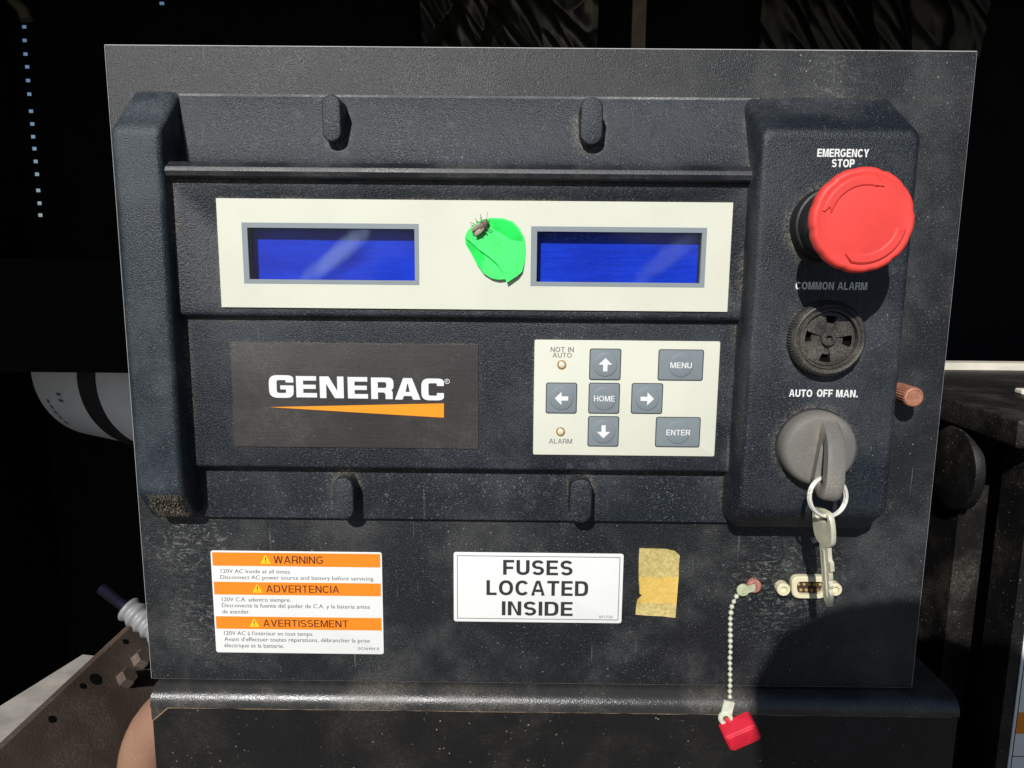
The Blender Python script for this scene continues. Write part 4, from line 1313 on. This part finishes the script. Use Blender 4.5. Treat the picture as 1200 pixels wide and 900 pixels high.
# conduit with ribbed fitting
pc = U(154, 718, -.09)
FC = thing('flexible_conduit', (pc[0] + .02, .09, pc[1] - .02), 'ribbed grey metal conduit fitting with a dark cable left of the panel', 'conduit')
d_ = Vector((.86, -.25, -.50)).normalized()
st = Vector((pc[0] - .002, .09, pc[1] + .003))
path = []; rad = []
for i in range(60):
    t = i / 59
    path.append(st + d_ * (.07 * t)); rad.append(.0074 + .0008 * math.sin(i * 1.25))
mb = MB(); mb.tube(path, rad, 24); mb.build('ribbed_sleeve', M_galv, FC, ang=60)
path = [st + d_ * .004, st - d_ * .006, st - d_ * .014, st - d_ * .022]
pp = []; rad = []
for i in range(40):
    t = i / 39 * 3; k = min(2, int(t)); f = t - k
    pp.append(path[k].lerp(path[k + 1], f)); rad.append(.0036 + .0006 * math.sin(i * 2.1))
mb = MB(); mb.tube(pp, rad, 12); mb.build('cable', M_cable, FC, ang=60)

# tan hose bend behind the cabinet corner
hy = -.035
hc = U(214, 886, hy)
mb = MB()
path = []
for i in range(25):
    a = R(100 + 100 * i / 24)
    path.append((hc[0] + .030 + .050 * math.cos(a) , -hy, hc[1] - .012 + .050 * math.sin(a)))
mb.tube(path, .016, 24)
mb.build('tan_hose', M_tan, None, label='tan rubber hose bend beside the cabinet corner', category='hose')

# plastic sheeting and posts along the top of the back wall
def sheeting(px0, px1, seed, label, amp, mat):
    y = BACK - .012
    x0, _ = U(px0, 30, -y); x1, _ = U(px1, 30, -y)
    z0 = U(600, 75, -y)[1]; z1 = ROOF - .002
    rnd = random.Random(seed)
    waves = [(rnd.uniform(60, 420), rnd.uniform(-160, 160), rnd.uniform(0, 6), rnd.uniform(.3, 1)) for _ in range(9)]
    NX, NZ = 220, 50
    vs = []; fs = []
    for j in range(NZ + 1):
        for i in range(NX + 1):
            x = x0 + (x1 - x0) * i / NX; z = z0 + (z1 - z0) * j / NZ
            d = abs(mnoise.noise((x * 20 + seed, z * 9, seed))) * 1.8 + .7 * abs(mnoise.noise((x * 52 + z * 34, z * 12, seed + 3))) + .05 * mnoise.noise((x * 150, z * 60, seed))
            vs.append((x, y - amp * d, z))
    for j in range(NZ):
        for i in range(NX):
            a = j * (NX + 1) + i; fs.append((a, a + 1, a + NX + 2, a + NX + 1))
    mb = MB(); mb.add(vs, fs)
    return mb.build('plastic_sheet', mat, None, ang=30, label=label, category='sheeting')
sheeting(495, 700, 3, 'crinkled glossy black plastic sheet above the twin displays', .016, M_foil)
sheeting(890, 1150, 8, 'creased black plastic sheet above the stop button', .008, plain('dull_black_sheeting', (.008, .008, .008), .3, var=.2, spec=.4))
px0 = U(740, 30, -(BACK - .03))[0]; px1 = U(756, 30, -(BACK - .03))[0]
mb = MB(); ybox(mb, px0, px1, BACK - .034, BACK - .03, U(745, 90, -.31)[1], ROOF - .001)
mb.v = mb.v
mb.build('grey_strut', M_post, None, label='thin dusty grey strut behind the top of the panel', category='strut')
q = U(22, 12, -(BACK - .02))
mb = MB(); mb.tube([(q[0] - .010, BACK - .02, q[1] + .014), (q[0] - .004, BACK - .02, q[1] + .007), (q[0] + .003, BACK - .02, q[1] + .001), (q[0] + .006, BACK - .02, q[1] - .008)], [.003, .004, .005, .005], 12)
mb.build('tan_bracket', M_post, None, label='small tan curved bracket above the row of light slots', category='bracket')

# ================================================================== PHOTOGRAPHER (stands behind the camera; only the shadow shows)
apex = U(1062, 694, 0)
hd = Vector((apex[0], 0, apex[1] - .094)) - Vector((SUN_A, 1, -SUN_B)) * .62
hd.y = -.62; hd.z += .018; hd.x += .018
me = bpy.data.meshes.new('person')
V_ = [(0, 0, -.62, .16), (0, .0, -.40, .15), (0, -.01, -.25, .13), (0, -.005, -.165, .055), (0, .0, -.09, .062), (0, .005, -.01, .088), (0, .002, .03, .080),
      (.17, -.01, -.25, .065), (-.17, -.01, -.25, .065), (.23, .0, -.50, .050), (-.23, .0, -.50, .050), (.20, .10, -.70, .040), (-.20, .10, -.70, .040)]
me.from_pydata([tuple(hd + Vector(v[:3])) for v in V_], [(0, 1), (1, 2), (2, 3), (3, 4), (4, 5), (5, 6), (2, 7), (2, 8), (7, 9), (8, 10), (9, 11), (10, 12)], [])
me.materials.append(M_cloth)
po = link('person', me, None, label='person in a dark jacket standing in front of the control panel', category='person')
sk = po.modifiers.new('skin', 'SKIN')
for i, v in enumerate(V_): me.skin_vertices[0].data[i].radius = (v[3] * 1.12, v[3] * 1.12)
me.skin_vertices[0].data[0].use_root = True
po.modifiers.new('sub', 'SUBSURF').levels = 2
po.modifiers['sub'].render_levels = 2
